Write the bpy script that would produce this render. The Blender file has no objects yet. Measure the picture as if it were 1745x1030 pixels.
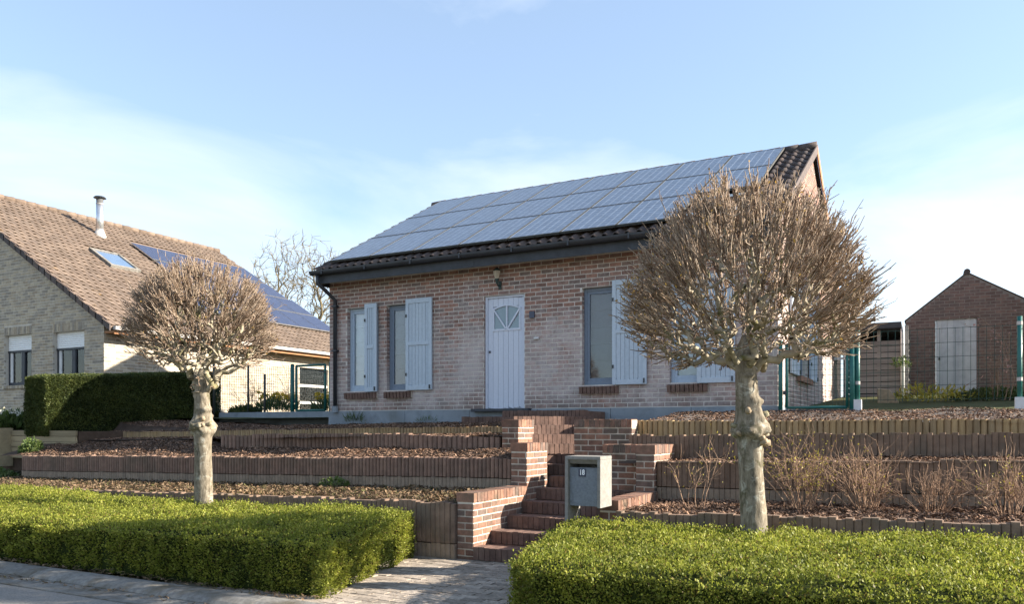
import bpy, math, random
import numpy as np
from mathutils import Vector, noise

# ------------------------------------------------------------------ camera, sky, sun, exposure
scene = bpy.context.scene
cam = bpy.data.cameras.new('camera'); cam_o = bpy.data.objects.new('camera', cam)
scene.collection.objects.link(cam_o); scene.camera = cam_o
EYE = 1.5
cam.sensor_width = 36; cam.lens = 36 * 1360 / 1745; cam.shift_y = 215 / 1745
cam.clip_start = .05; cam.clip_end = 2000
cam_o.location = (0, 0, EYE); cam_o.rotation_euler = (math.radians(90), 0, math.radians(27.815))

SUN_AZ, SUN_EL = 22, 25          # degrees: from +X towards +Y, and above the horizon
sv = Vector((math.cos(math.radians(SUN_EL)) * math.cos(math.radians(SUN_AZ)),
             math.cos(math.radians(SUN_EL)) * math.sin(math.radians(SUN_AZ)), math.sin(math.radians(SUN_EL))))
world = bpy.data.worlds.new('World'); scene.world = world; world.use_nodes = True
wn = world.node_tree.nodes; wl = world.node_tree.links; wn.clear()
w_out = wn.new('ShaderNodeOutputWorld'); w_bg = wn.new('ShaderNodeBackground'); w_sky = wn.new('ShaderNodeTexSky')
w_sky.sky_type = 'NISHITA'; w_sky.sun_disc = False
w_sky.sun_elevation = math.radians(SUN_EL); w_sky.sun_rotation = math.radians(90 - SUN_AZ)
w_sky.air_density = 1.0; w_sky.dust_density = 0.6; w_sky.ozone_density = 2.0
w_bg.inputs['Strength'].default_value = 0.085
tc = wn.new('ShaderNodeTexCoord'); mp = wn.new('ShaderNodeMapping'); mp.inputs['Scale'].default_value = (1.0, 1.0, 3.4)
mp.inputs['Rotation'].default_value = (0.25, 0.35, 0.6)
n1 = wn.new('ShaderNodeTexNoise'); n1.inputs['Scale'].default_value = 1.7; n1.inputs['Detail'].default_value = 7
n1.inputs['Roughness'].default_value = .54; n1.inputs['Distortion'].default_value = .5
cr = wn.new('ShaderNodeValToRGB'); cr.color_ramp.elements[0].position = .44; cr.color_ramp.elements[1].position = .78
cr.color_ramp.elements[0].color = (0, 0, 0, 1); cr.color_ramp.elements[1].color = (.8, .8, .8, 1)
cmix = wn.new('ShaderNodeMix'); cmix.data_type = 'RGBA'
veil = wn.new('ShaderNodeMix'); veil.data_type = 'RGBA'; veil.inputs['Factor'].default_value = .22
veil.inputs['B'].default_value = (3.9, 4.7, 5.6, 1)
cmix.inputs['B'].default_value = (4.6, 4.85, 5.2, 1)
wl.new(tc.outputs['Generated'], mp.inputs['Vector']); wl.new(mp.outputs['Vector'], n1.inputs['Vector'])
sep = wn.new('ShaderNodeSeparateXYZ'); wl.new(tc.outputs['Generated'], sep.inputs[0])
low = wn.new('ShaderNodeMapRange'); low.interpolation_type = 'SMOOTHSTEP'     # thin cloud gathers low over the horizon
low.inputs['From Min'].default_value = .42; low.inputs['From Max'].default_value = .10; low.inputs['To Min'].default_value = -.11; low.inputs['To Max'].default_value = .11
wl.new(sep.outputs[2], low.inputs[0]); cadd = wn.new('ShaderNodeMath'); wl.new(n1.outputs['Fac'], cadd.inputs[0]); wl.new(low.outputs[0], cadd.inputs[1])
wl.new(cadd.outputs[0], cr.inputs['Fac']); wl.new(cr.outputs['Color'], cmix.inputs['Factor'])
wl.new(w_sky.outputs['Color'], veil.inputs['A']); wl.new(veil.outputs['Result'], cmix.inputs['A'])
wl.new(cmix.outputs['Result'], w_bg.inputs['Color'])
wl.new(w_bg.outputs['Background'], w_out.inputs['Surface'])
sun = bpy.data.lights.new('sun', 'SUN'); sun.energy = 5.0; sun.angle = math.radians(.55); sun.color = (1, .90, .76)
sun_o = bpy.data.objects.new('sun', sun); scene.collection.objects.link(sun_o)
sun_o.rotation_euler = sv.to_track_quat('Z', 'Y').to_euler()
scene.view_settings.view_transform = 'Standard'; scene.view_settings.look = 'None'
scene.view_settings.gamma = 1; scene.view_settings.use_curve_mapping = False
scene.view_settings.exposure = 1.7

# ------------------------------------------------------------------ helpers
RN = random.Random(11); rng = np.random.default_rng(11)
COL = scene.collection.objects
WL = {}                                                  # object name -> world location

def _link(o, parent, w):
    COL.link(o); w = Vector(w)
    if parent is not None:
        o.parent = parent; o.location = w - WL[parent.name]
    else:
        o.location = w
    WL[o.name] = w
    return o

def tag(o, label, cat=None, group=None, kind=None):
    o['label'] = label
    if cat: o['category'] = cat
    if group: o['group'] = group
    if kind: o['kind'] = kind
    return o

def thing(name, label, cat, loc, group=None):
    o = bpy.data.objects.new(name, None); o.empty_display_size = .2
    _link(o, None, loc); return tag(o, label, cat, group)

def np_mesh(name, V, F, mat, rnd=None, smooth=False):
    """V (n,3), F (m,k) all faces of the same size."""
    me = bpy.data.meshes.new(name); V = np.asarray(V, np.float32); F = np.asarray(F, np.int32)
    me.vertices.add(len(V)); me.vertices.foreach_set('co', V.ravel())
    k = F.shape[1]; me.loops.add(F.size); me.loops.foreach_set('vertex_index', F.ravel())
    me.polygons.add(len(F)); me.polygons.foreach_set('loop_start', np.arange(0, F.size, k, dtype=np.int32))
    if smooth: me.polygons.foreach_set('use_smooth', np.ones(len(F), bool))
    me.update(calc_edges=True)
    if rnd is not None:
        a = me.attributes.new('rnd', 'FLOAT', 'FACE'); a.data.foreach_set('value', np.asarray(rnd, np.float32))
    me.materials.append(mat); return me

class MB:
    def __init__(s): s.v = []; s.f = []; s.r = []
    def add(s, vs, fs, r=.5):
        b = len(s.v); s.v += [tuple(q) for q in vs]; s.f += [tuple(i + b for i in q) for q in fs]; s.r += [r] * len(fs); return s
    def box(s, x0, x1, y0, y1, z0, z1, r=.5):
        return s.add([(x0,y0,z0),(x1,y0,z0),(x1,y1,z0),(x0,y1,z0),(x0,y0,z1),(x1,y0,z1),(x1,y1,z1),(x0,y1,z1)],
                     [(3,2,1,0),(4,5,6,7),(0,1,5,4),(1,2,6,5),(2,3,7,6),(3,0,4,7)], r)
    def prism(s, poly, axis, a, b, r=.5):
        """poly 2-D, extruded along axis 0/1/2 from a to b."""
        n = len(poly)
        def pt(p, t):
            q = list(p); q.insert(axis, t); return tuple(q)
        vs = [pt(p, a) for p in poly] + [pt(p, b) for p in poly]
        return s.add(vs, [tuple(range(n))[::-1], tuple(range(n, 2*n))] + [(i, (i+1) % n, n+(i+1) % n, n+i) for i in range(n)], r)
    def bar(s, p, q, w, d, r=.5, up=(0,0,1)):
        p = Vector(p); q = Vector(q); t = (q-p).normalized(); sd = t.cross(Vector(up))
        if sd.length < 1e-4: sd = t.cross(Vector((0,1,0)))
        sd.normalize(); u = sd.cross(t); vs = []
        for c in (p, q): vs += [c+sd*(w/2)*i+u*(d/2)*j for i, j in ((-1,-1),(1,-1),(1,1),(-1,1))]
        return s.add(vs, [(3,2,1,0),(4,5,6,7),(0,1,5,4),(1,2,6,5),(2,3,7,6),(3,0,4,7)], r)
    def tube(s, pts, rad, n=8, r=.5, cap=True):
        pts = [Vector(p) for p in pts]; b = len(s.v); m = len(pts)
        rad = [rad]*m if isinstance(rad, (int, float)) else rad; sd = None
        for i, p in enumerate(pts):
            t = (pts[min(i+1, m-1)] - pts[max(i-1, 0)]).normalized()
            if sd is None: sd = t.orthogonal().normalized()
            sd = (sd - t*sd.dot(t)).normalized(); u = t.cross(sd)
            s.v += [tuple(p + (sd*math.cos(a)+u*math.sin(a))*rad[i]) for a in (2*math.pi*k/n for k in range(n))]
        for i in range(m-1):
            for k in range(n):
                s.f.append((b+i*n+k, b+i*n+(k+1) % n, b+(i+1)*n+(k+1) % n, b+(i+1)*n+k)); s.r.append(r)
        if cap:
            s.f.append(tuple(b+k for k in range(n))[::-1]); s.f.append(tuple(b+(m-1)*n+k for k in range(n))); s.r += [r, r]
        return s
    def mesh(s, name, mat, smooth=False):
        me = bpy.data.meshes.new(name); me.from_pydata(s.v, [], s.f)
        a = me.attributes.new('rnd', 'FLOAT', 'FACE'); a.data.foreach_set('value', np.asarray(s.r, np.float32))
        if smooth: me.polygons.foreach_set('use_smooth', np.ones(len(s.f), bool))
        me.materials.append(mat); me.update(); return me
    def build(s, name, mat, parent=None, smooth=False, org=(0,0,0), bevel=0):
        if any(org):
            s.v = [(a-org[0], b-org[1], c-org[2]) for a, b, c in s.v]
        o = obj(name, s.mesh(name, mat, smooth), parent, org)
        if bevel:
            m = o.modifiers.new('bevel', 'BEVEL'); m.width = bevel; m.segments = 2; m.limit_method = 'ANGLE'
        return o

def obj(name, me, parent=None, loc=(0,0,0), rot=None, scale=None):
    o = bpy.data.objects.new(name, me); _link(o, parent, loc)
    if rot: o.rotation_euler = (0, 0, rot) if isinstance(rot, (int, float)) else rot
    if scale: o.scale = scale
    return o

# ------------------------------------------------------------------ materials
def new_mat(name):
    m = bpy.data.materials.new(name); m.use_nodes = True
    nt = m.node_tree; return m, nt.nodes, nt.links, nt.nodes['Principled BSDF']

def ramp(N, stops):
    c = N.new('ShaderNodeValToRGB'); e = c.color_ramp.elements
    while len(e) < len(stops): e.new(.5)
    for i, (p, col) in enumerate(stops):
        e[i].position = p; e[i].color = (*col, 1)
    return c

def nz(N, L, scale, detail=4, rough=.6, vec=None, dist=0):
    n = N.new('ShaderNodeTexNoise'); n.inputs['Scale'].default_value = scale; n.inputs['Detail'].default_value = detail
    n.inputs['Roughness'].default_value = rough; n.inputs['Distortion'].default_value = dist
    if vec is not None: L.new(vec, n.inputs['Vector'])
    return n

def mixc(N, L, f, a, b, mode='MIX'):
    m = N.new('ShaderNodeMix'); m.data_type = 'RGBA'; m.blend_type = mode
    for k, x in (('Factor', f), ('A', a), ('B', b)):
        if hasattr(x, 'type') and not isinstance(x, (int, float, tuple)): L.new(x, m.inputs[k])
        elif isinstance(x, tuple): m.inputs[k].default_value = (*x, 1)
        else: m.inputs[k].default_value = x
    return m.outputs['Result']

def mat(name, cols, nscale=8, namp=.35, rough=.85, bump=.2, bscale=60, spec=.3, stain=None, metal=0, rnd=True, stretch=None, coat=0):
    """cols: tones picked by each piece's own rnd value; stain=(colour, scale, lo, hi) weathering patches."""
    m, N, L, B = new_mat(name)
    pos = N.new('ShaderNodeNewGeometry').outputs['Position']
    if stretch:
        mpn = N.new('ShaderNodeMapping'); mpn.inputs['Scale'].default_value = stretch; L.new(pos, mpn.inputs['Vector']); pos2 = mpn.outputs['Vector']
    else: pos2 = pos
    if len(cols) > 1:
        at = N.new('ShaderNodeAttribute'); at.attribute_name = 'rnd'
        k = len(cols); c = ramp(N, [(i/(k-1), q) for i, q in enumerate(cols)])
        L.new(at.outputs['Fac'] if rnd else nz(N, L, nscale*.6, 3, .5, pos2).outputs['Fac'], c.inputs['Fac']); base = c.outputs['Color']
    else:
        rg = N.new('ShaderNodeRGB'); rg.outputs[0].default_value = (*cols[0], 1); base = rg.outputs[0]
    n = nz(N, L, nscale, 6, .65, pos2)
    g = ramp(N, [(.25, (1-namp,)*3), (.75, (1+namp,)*3)]); L.new(n.outputs['Fac'], g.inputs['Fac'])
    col = mixc(N, L, 1.0, base, g.outputs['Color'], 'MULTIPLY')
    if stain:
        sc, ss, lo, hi = stain
        sn = nz(N, L, ss, 6, .62, pos); sr = ramp(N, [(lo, (0,0,0)), (hi, (1,1,1))]); L.new(sn.outputs['Fac'], sr.inputs['Fac'])
        col = mixc(N, L, sr.outputs['Color'], col, sc)
    L.new(col, B.inputs['Base Color']); B.inputs['Roughness'].default_value = rough
    B.inputs['Specular IOR Level'].default_value = spec; B.inputs['Metallic'].default_value = metal
    B.inputs['Coat Weight'].default_value = coat
    if bump:
        bn = nz(N, L, bscale, 5, .6, pos2); b = N.new('ShaderNodeBump'); b.inputs['Strength'].default_value = bump
        b.inputs['Distance'].default_value = .01; L.new(bn.outputs['Fac'], b.inputs['Height']); L.new(b.outputs['Normal'], B.inputs['Normal'])
    return m

def leaf_mat(name, cols, trans=.35, rough=.5, spec=.35):
    m, N, L, B = new_mat(name)
    at = N.new('ShaderNodeAttribute'); at.attribute_name = 'rnd'; k = len(cols)
    c = ramp(N, [(i/(k-1), q) for i, q in enumerate(cols)]); L.new(at.outputs['Fac'], c.inputs['Fac'])
    pos = N.new('ShaderNodeNewGeometry').outputs['Position']
    n = nz(N, L, 2.3, 3, .6, pos); g = ramp(N, [(.3, (.58, .6, .62)), (.7, (1.32, 1.22, 1.08))]); L.new(n.outputs['Fac'], g.inputs['Fac'])
    col = mixc(N, L, 1.0, c.outputs['Color'], g.outputs['Color'], 'MULTIPLY')
    L.new(col, B.inputs['Base Color']); B.inputs['Roughness'].default_value = rough; B.inputs['Specular IOR Level'].default_value = spec
    t = N.new('ShaderNodeBsdfTranslucent'); L.new(col, t.inputs['Color'])
    mx = N.new('ShaderNodeMixShader'); mx.inputs['Fac'].default_value = trans
    L.new(B.outputs[0], mx.inputs[1]); L.new(t.outputs[0], mx.inputs[2]); L.new(mx.outputs[0], N['Material Output'].inputs['Surface'])
    return m

def glass_mat(name, refl=.3, tint=(.9, .95, 1)):
    m, N, L, B = new_mat(name)
    tr = N.new('ShaderNodeBsdfTransparent'); tr.inputs['Color'].default_value = (*tint, 1)
    gl = N.new('ShaderNodeBsdfGlossy'); gl.inputs['Roughness'].default_value = .03
    fr = N.new('ShaderNodeFresnel'); fr.inputs['IOR'].default_value = 1.5
    ad = N.new('ShaderNodeMath'); ad.operation = 'ADD'; ad.use_clamp = True; ad.inputs[1].default_value = refl
    L.new(fr.outputs[0], ad.inputs[0]); mx = N.new('ShaderNodeMixShader'); L.new(ad.outputs[0], mx.inputs['Fac'])
    L.new(tr.outputs[0], mx.inputs[1]); L.new(gl.outputs[0], mx.inputs[2]); L.new(mx.outputs[0], N['Material Output'].inputs['Surface'])
    N.remove(B); return m

def panel_mat(name, cell, line, cu, cv, lw=.055):
    """solar cells: pale grid over dark cells in the panel's own coordinates (u across, v along the slope)."""
    m, N, L, B = new_mat(name)
    co = N.new('ShaderNodeTexCoord').outputs['Object']; sp = N.new('ShaderNodeSeparateXYZ'); L.new(co, sp.inputs[0])
    def grid(o, n, w):
        a = N.new('ShaderNodeMath'); a.operation = 'MULTIPLY'; a.inputs[1].default_value = n; L.new(o, a.inputs[0])
        f = N.new('ShaderNodeMath'); f.operation = 'FRACT'; L.new(a.outputs[0], f.inputs[0])
        s = N.new('ShaderNodeMath'); s.operation = 'SUBTRACT'; s.inputs[1].default_value = .5; L.new(f.outputs[0], s.inputs[0])
        b = N.new('ShaderNodeMath'); b.operation = 'ABSOLUTE'; L.new(s.outputs[0], b.inputs[0])
        g = N.new('ShaderNodeMath'); g.operation = 'GREATER_THAN'; g.inputs[1].default_value = .5-w; L.new(b.outputs[0], g.inputs[0]); return g.outputs[0]
    g1 = grid(sp.outputs[0], cu, lw); g2 = grid(sp.outputs[1], cv, lw*.75)
    mx = N.new('ShaderNodeMath'); mx.operation = 'MAXIMUM'; L.new(g1, mx.inputs[0]); L.new(g2, mx.inputs[1])
    n = nz(N, L, 9, 4, .6, N.new('ShaderNodeNewGeometry').outputs['Position'])
    g = ramp(N, [(.3, (.75,)*3), (.7, (1.25,)*3)]); L.new(n.outputs['Fac'], g.inputs['Fac'])
    cc = mixc(N, L, 1.0, mixc(N, L, mx.outputs[0], cell, line), g.outputs['Color'], 'MULTIPLY')
    L.new(cc, B.inputs['Base Color']); B.inputs['Roughness'].default_value = .3; B.inputs['Specular IOR Level'].default_value = .35
    B.inputs['Coat Weight'].default_value = .0; B.inputs['Coat Roughness'].default_value = .12
    return m

BR = [(.185,.12,.102), (.275,.158,.124), (.33,.19,.148), (.225,.155,.138), (.29,.195,.165), (.185,.15,.138), (.36,.21,.162)]
M = {}
def brick_mat_house():
    m, N, L, B = new_mat('house_brick')
    pos = N.new('ShaderNodeNewGeometry').outputs['Position']
    at = N.new('ShaderNodeAttribute'); at.attribute_name = 'rnd'
    c = ramp(N, [(i/6, q) for i, q in enumerate(BR)]); L.new(at.outputs['Fac'], c.inputs['Fac'])
    n = nz(N, L, 14, 6, .7, pos); g = ramp(N, [(.25, (.6,)*3), (.75, (1.4,)*3)]); L.new(n.outputs['Fac'], g.inputs['Fac'])
    col = mixc(N, L, 1.0, c.outputs['Color'], g.outputs['Color'], 'MULTIPLY')
    # lime bloom: pale patches on the middle of the wall, fading out towards the eaves
    sp = N.new('ShaderNodeSeparateXYZ'); L.new(pos, sp.inputs[0])
    mr = N.new('ShaderNodeMapRange'); mr.inputs['From Min'].default_value = 4.15; mr.inputs['From Max'].default_value = 3.1
    mr.inputs['To Min'].default_value = -.16; mr.inputs['To Max'].default_value = .16; L.new(sp.outputs[2], mr.inputs[0])
    n2 = nz(N, L, 1.1, 7, .68, pos); ad = N.new('ShaderNodeMath'); L.new(n2.outputs['Fac'], ad.inputs[0]); L.new(mr.outputs[0], ad.inputs[1])
    n3 = nz(N, L, 18, 4, .7, pos); a2 = N.new('ShaderNodeMath'); a2.operation = 'MULTIPLY_ADD'; a2.inputs[1].default_value = .35
    L.new(n3.outputs['Fac'], a2.inputs[0]); L.new(ad.outputs[0], a2.inputs[2])
    r2 = ramp(N, [(.66, (0,)*3), (.95, (.8,)*3)]); L.new(a2.outputs[0], r2.inputs['Fac'])
    col = mixc(N, L, r2.outputs['Color'], col, (.52,.465,.455))
    mz = N.new('ShaderNodeMapRange'); mz.inputs['From Min'].default_value = 2.5; mz.inputs['From Max'].default_value = 1.8; mz.inputs['To Min'].default_value = -.22; mz.inputs['To Max'].default_value = .2; L.new(sp.outputs[2], mz.inputs[0])
    n4 = nz(N, L, 2.4, 6, .7, pos); a4 = N.new('ShaderNodeMath'); L.new(n4.outputs['Fac'], a4.inputs[0]); L.new(mz.outputs[0], a4.inputs[1])
    r4 = ramp(N, [(.5, (0,)*3), (.72, (.65,)*3)]); L.new(a4.outputs[0], r4.inputs['Fac']); col = mixc(N, L, r4.outputs['Color'], col, (.15,.115,.10))
    L.new(col, B.inputs['Base Color']); B.inputs['Roughness'].default_value = .92; B.inputs['Specular IOR Level'].default_value = .15
    b = N.new('ShaderNodeBump'); b.inputs['Strength'].default_value = .35; b.inputs['Distance'].default_value = .01
    bn = nz(N, L, 70, 5, .6, pos); L.new(bn.outputs['Fac'], b.inputs['Height']); L.new(b.outputs['Normal'], B.inputs['Normal'])
    return m
M['brick'] = brick_mat_house()
M['mortar'] = mat('house_mortar', [(.57,.53,.48)], 5, .25, .95, .2)
M['garden_brick'] = mat('garden_brick', [(.145,.085,.065), (.22,.118,.082), (.27,.145,.098), (.18,.115,.09), (.13,.10,.085)], 12, .45, .9, .4,
                        stain=((.085,.075,.055), 3.2, .50, .74))
M['garden_mortar'] = mat('garden_mortar', [(.48,.43,.36)], 6, .35, .95, .2)
M['tread'] = mat('step_brick', [(.125,.078,.062), (.14,.086,.068), (.155,.095,.074), (.118,.075,.061)], 10, .4, .88, .3, stain=((.20,.15,.12), 3, .55, .85))
M['cream_brick'] = mat('cream_brick', [(.29,.24,.18), (.38,.315,.235), (.43,.37,.28), (.32,.285,.235), (.245,.215,.18)], 10, .25, .9, .25)
M['cream_mortar'] = mat('cream_mortar', [(.50,.46,.40)], 5, .2, .95, .1)
M['shed_brick'] = mat('shed_brick', [(.17,.11,.092), (.24,.15,.122), (.20,.138,.118), (.28,.175,.138)], 9, .3, .92, .25, stain=((.12,.10,.09), 1.5, .5, .75))
M['shed_mortar'] = mat('shed_mortar', [(.30,.26,.23)], 5, .2, .95, .1)
M['blue_paint'] = mat('blue_grey_paint', [(.41,.48,.555), (.44,.51,.585), (.39,.46,.535)], 20, .10, .6, .08, 90, .4)
M['door_paint'] = mat('lilac_grey_paint', [(.55,.59,.685), (.58,.62,.715)], 20, .06, .5, .05, 90, .4)
M['frame_paint'] = mat('grey_blue_frame_paint', [(.17,.21,.27)], 20, .12, .5, .05)
M['frame_light'] = mat('pale_blue_frame_paint', [(.38,.46,.56)], 20, .12, .5, .05)
M['zinc'] = mat('dark_zinc', [(.03,.034,.042)], 7, .3, .5, .08, 40, .5, metal=.0)
M['fascia'] = mat('slate_grey_board', [(.045,.05,.06)], 6, .3, .55, .1)
M['tile'] = mat('dark_clay_tile', [(.05,.038,.036), (.07,.05,.045), (.10,.072,.06), (.062,.05,.048)], 8, .4, .7, .3, 50, .4, stain=((.10,.10,.06), 3, .66, .8))
M['left_tile'] = mat('brown_roof_tile', [(.115,.085,.064), (.15,.11,.084), (.185,.138,.105), (.135,.103,.082)], 9, .3, .85, .25, stain=((.33,.19,.05), 3.4, .66, .78))
M['panel'] = panel_mat('solar_cells', (.075,.105,.16), (.25,.29,.35), 6.2, 6.4)
M['panel_left'] = panel_mat('solar_cells_dark', (.03,.038,.075), (.07,.085,.14), 6.2, 6.4, .03)
M['alu'] = mat('aluminium', [(.5,.5,.5)], 10, .15, .35, 0, metal=.8)
M['dark_alu'] = mat('mossy_panel_rim', [(.055,.057,.055)], 14, .4, .7, .2)
M['glass'] = glass_mat('window_glass', .015)
M['glass_door'] = mat('frosted_glass', [(.16,.24,.29)], 12, .1, .12, 0, spec=.8)
M['blind'] = mat('cream_blind', [(.62,.60,.56)], 6, .08, .9, .1)
M['blind_grey'] = mat('grey_blind', [(.15,.15,.147)], 6, .08, .9, .1)
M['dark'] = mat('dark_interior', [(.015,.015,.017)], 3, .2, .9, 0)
M['concrete'] = mat('plinth_concrete', [(.24,.27,.30)], 4, .3, .9, .3, stain=((.14,.15,.15), 2, .5, .75))
M['mail_concrete'] = mat('mailbox_concrete', [(.215,.205,.19)], 25, .22, .9, .35, 80, stain=((.27,.27,.26), 6, .5, .8))
M['mail_panel'] = mat('mailbox_panel', [(.16,.18,.205)], 40, .25, .7, .2, 120)
M['plate'] = mat('navy_enamel', [(.012,.022,.06)], 10, .1, .3, 0, spec=.6)
M['white'] = mat('white_paint', [(.78,.79,.8)], 10, .06, .5, .05)
M['off_white'] = mat('weathered_white', [(.55,.56,.57), (.62,.62,.62), (.5,.51,.53)], 6, .15, .7, .1)
M['palisade'] = mat('purple_concrete', [(.185,.12,.092), (.215,.14,.108), (.245,.16,.122), (.165,.112,.088), (.20,.132,.102)], 9, .3, .92, .35, 45, stain=((.12,.10,.075), 1.8, .52, .78))
M['palisade_r'] = mat('brown_concrete', [(.165,.113,.082), (.185,.126,.092), (.205,.14,.10), (.15,.106,.08)], 7, .35, .92, .4, 45, stain=((.10,.09,.07), 2.2, .5, .75))
M['palisade_base'] = mat('buff_concrete', [(.23,.18,.135), (.26,.20,.15), (.21,.165,.125)], 9, .3, .92, .35, 45)
M['log'] = mat('treated_log', [(.33,.225,.115), (.41,.285,.15), (.29,.205,.12), (.36,.245,.13), (.25,.185,.11)], 10, .35, .9, .35, 30, stretch=(1, 1, .15))
M['soil'] = mat('soil', [(.06,.042,.032), (.10,.07,.052)], 5, .4, .98, .6, 25, .1, rnd=False)
M['mulch'] = leaf_mat('wood_chips', [(.09,.055,.04), (.15,.095,.068), (.22,.145,.105), (.30,.205,.155), (.12,.08,.062)], .0, .95, .1)
M['litter'] = leaf_mat('dead_leaves', [(.10,.068,.045), (.17,.12,.08), (.27,.20,.135), (.085,.062,.042), (.10,.105,.045)], .15, .9, .1)
M['asphalt'] = mat('asphalt', [(.17,.158,.142), (.26,.242,.22)], 60, .4, .95, .4, 200, .2, rnd=False)
M['kerb'] = mat('kerb_concrete', [(.165,.158,.145), (.20,.19,.172), (.15,.143,.13)], 18, .45, .92, .5, 90, stain=((.10,.085,.06), 3.5, .47, .66))
M['paver'] = mat('paver', [(.20,.17,.14), (.29,.245,.20), (.37,.315,.26), (.24,.205,.17)], 26, .4, .92, .4, 90)
M['joint'] = mat('paver_joint', [(.085,.08,.055), (.12,.105,.075)], 10, .3, .98, .4, rnd=False)
M['earth'] = mat('ground_grass', [(.05,.065,.02), (.09,.085,.045)], 1.2, .3, .98, .4, 30, .1, rnd=False)
M['gravel_soil'] = mat('gravel_soil', [(.15,.125,.11), (.21,.18,.155)], 8, .4, .98, .5, 60, .1, rnd=False)
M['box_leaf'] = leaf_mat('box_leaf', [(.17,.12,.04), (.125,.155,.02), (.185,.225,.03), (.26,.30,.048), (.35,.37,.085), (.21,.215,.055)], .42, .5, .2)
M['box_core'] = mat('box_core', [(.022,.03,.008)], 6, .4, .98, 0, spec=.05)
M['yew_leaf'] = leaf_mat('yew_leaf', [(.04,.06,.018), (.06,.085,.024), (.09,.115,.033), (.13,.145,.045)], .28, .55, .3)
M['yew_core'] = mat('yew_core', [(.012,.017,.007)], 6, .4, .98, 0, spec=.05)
M['leaf'] = leaf_mat('garden_leaf', [(.04,.075,.02), (.07,.12,.03), (.11,.16,.05), (.16,.19,.07)], .3)
M['yellow'] = leaf_mat('yellow_petal', [(.75,.52,.03), (.8,.6,.06)], .3)
M['blossom'] = leaf_mat('yellow_green_bud', [(.36,.31,.05), (.45,.38,.06), (.28,.28,.07)], .3)
M['white_petal'] = leaf_mat('white_petal', [(.7,.7,.62), (.8,.8,.74)], .3)
M['ochre'] = leaf_mat('ochre_bud', [(.30,.19,.045), (.42,.28,.07)], .3)
def bark_mat():
    m, N, L, B = new_mat('pale_bark')
    pos = N.new('ShaderNodeNewGeometry').outputs['Position']
    mpn = N.new('ShaderNodeMapping'); mpn.inputs['Scale'].default_value = (1, 1, .3); L.new(pos, mpn.inputs['Vector']); st = mpn.outputs['Vector']
    a = nz(N, L, 26, 6, .7, st); c = ramp(N, [(.30, (.075,.062,.045)), (.5, (.20,.172,.13)), (.72, (.33,.29,.225))]); L.new(a.outputs['Fac'], c.inputs['Fac'])
    b = nz(N, L, 9, 6, .68, pos, .6); lr_ = ramp(N, [(.56, (0,)*3), (.66, (.8,)*3)]); L.new(b.outputs['Fac'], lr_.inputs['Fac'])
    col = mixc(N, L, lr_.outputs['Color'], c.outputs['Color'], (.40,.39,.33))
    d = nz(N, L, 5, 6, .7, pos, .4); dr = ramp(N, [(.54, (0,)*3), (.64, (.85,)*3)]); L.new(d.outputs['Fac'], dr.inputs['Fac'])
    col = mixc(N, L, dr.outputs['Color'], col, (.085,.078,.045))
    L.new(col, B.inputs['Base Color']); B.inputs['Roughness'].default_value = .95; B.inputs['Specular IOR Level'].default_value = .1
    bp = N.new('ShaderNodeBump'); bp.inputs['Strength'].default_value = .6; bp.inputs['Distance'].default_value = .012
    L.new(a.outputs['Fac'], bp.inputs['Height']); L.new(bp.outputs['Normal'], B.inputs['Normal']); return m
M['bark'] = bark_mat()
M['limb'] = mat('mossy_limb_bark', [(.25,.215,.155), (.40,.35,.265)], 12, .35, .92, .15, 60, .15, stain=((.12,.115,.04), 4.5, .50, .66), rnd=False)
M['twig'] = mat('tan_twig', [(.15,.10,.068), (.25,.18,.13), (.44,.355,.28), (.19,.14,.085)], 10, .25, .9, 0, spec=.15)
M['cut'] = mat('cut_wood', [(.30,.235,.16)], 30, .3, .9, .3)
M['far_bark'] = mat('olive_bark', [(.14,.115,.07), (.20,.165,.10)], 5, .3, .95, 0, rnd=False)
M['shrub'] = mat('shrub_stem', [(.24,.15,.10), (.33,.225,.155), (.18,.115,.08)], 8, .2, .9, 0, spec=.15)
M['green_metal'] = mat('green_coated_steel', [(.012,.11,.095)], 10, .15, .4, .03, spec=.5)
M['grey_metal'] = mat('grey_post', [(.06,.065,.06)], 10, .15, .5, .03)
M['wire'] = mat('fence_wire', [(.02,.055,.045)], 10, .1, .5, 0)
M['weathered_wood'] = mat('weathered_plank', [(.20,.19,.185), (.25,.238,.23), (.17,.162,.158)], 7, .3, .92, .35, 30, stretch=(.2, 1, 1))
M['new_wood'] = mat('pale_timber', [(.27,.215,.13), (.33,.265,.165), (.23,.185,.115)], 7, .3, .9, .3, 30, stretch=(.15, 1, 1))
M['stone'] = mat('sandstone_block', [(.34,.25,.16)], 9, .35, .92, .4)
M['steel'] = mat('flue_steel', [(.62,.63,.65)], 6, .1, .28, 0, metal=.85)
M['lead'] = mat('flashing', [(.42,.40,.38)], 6, .2, .7, .1)
M['lamp_metal'] = mat('lamp_iron', [(.03,.05,.045)], 10, .2, .5, 0)
M['lamp_glass'] = mat('lamp_glass', [(.42,.36,.27)], 10, .2, .2, 0)
M['orange_wood'] = mat('eaves_board', [(.33,.16,.075)], 8, .2, .7, .1)
M['black_strip'] = mat('black_felt', [(.03,.03,.033)], 8, .3, .9, .2)

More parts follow.
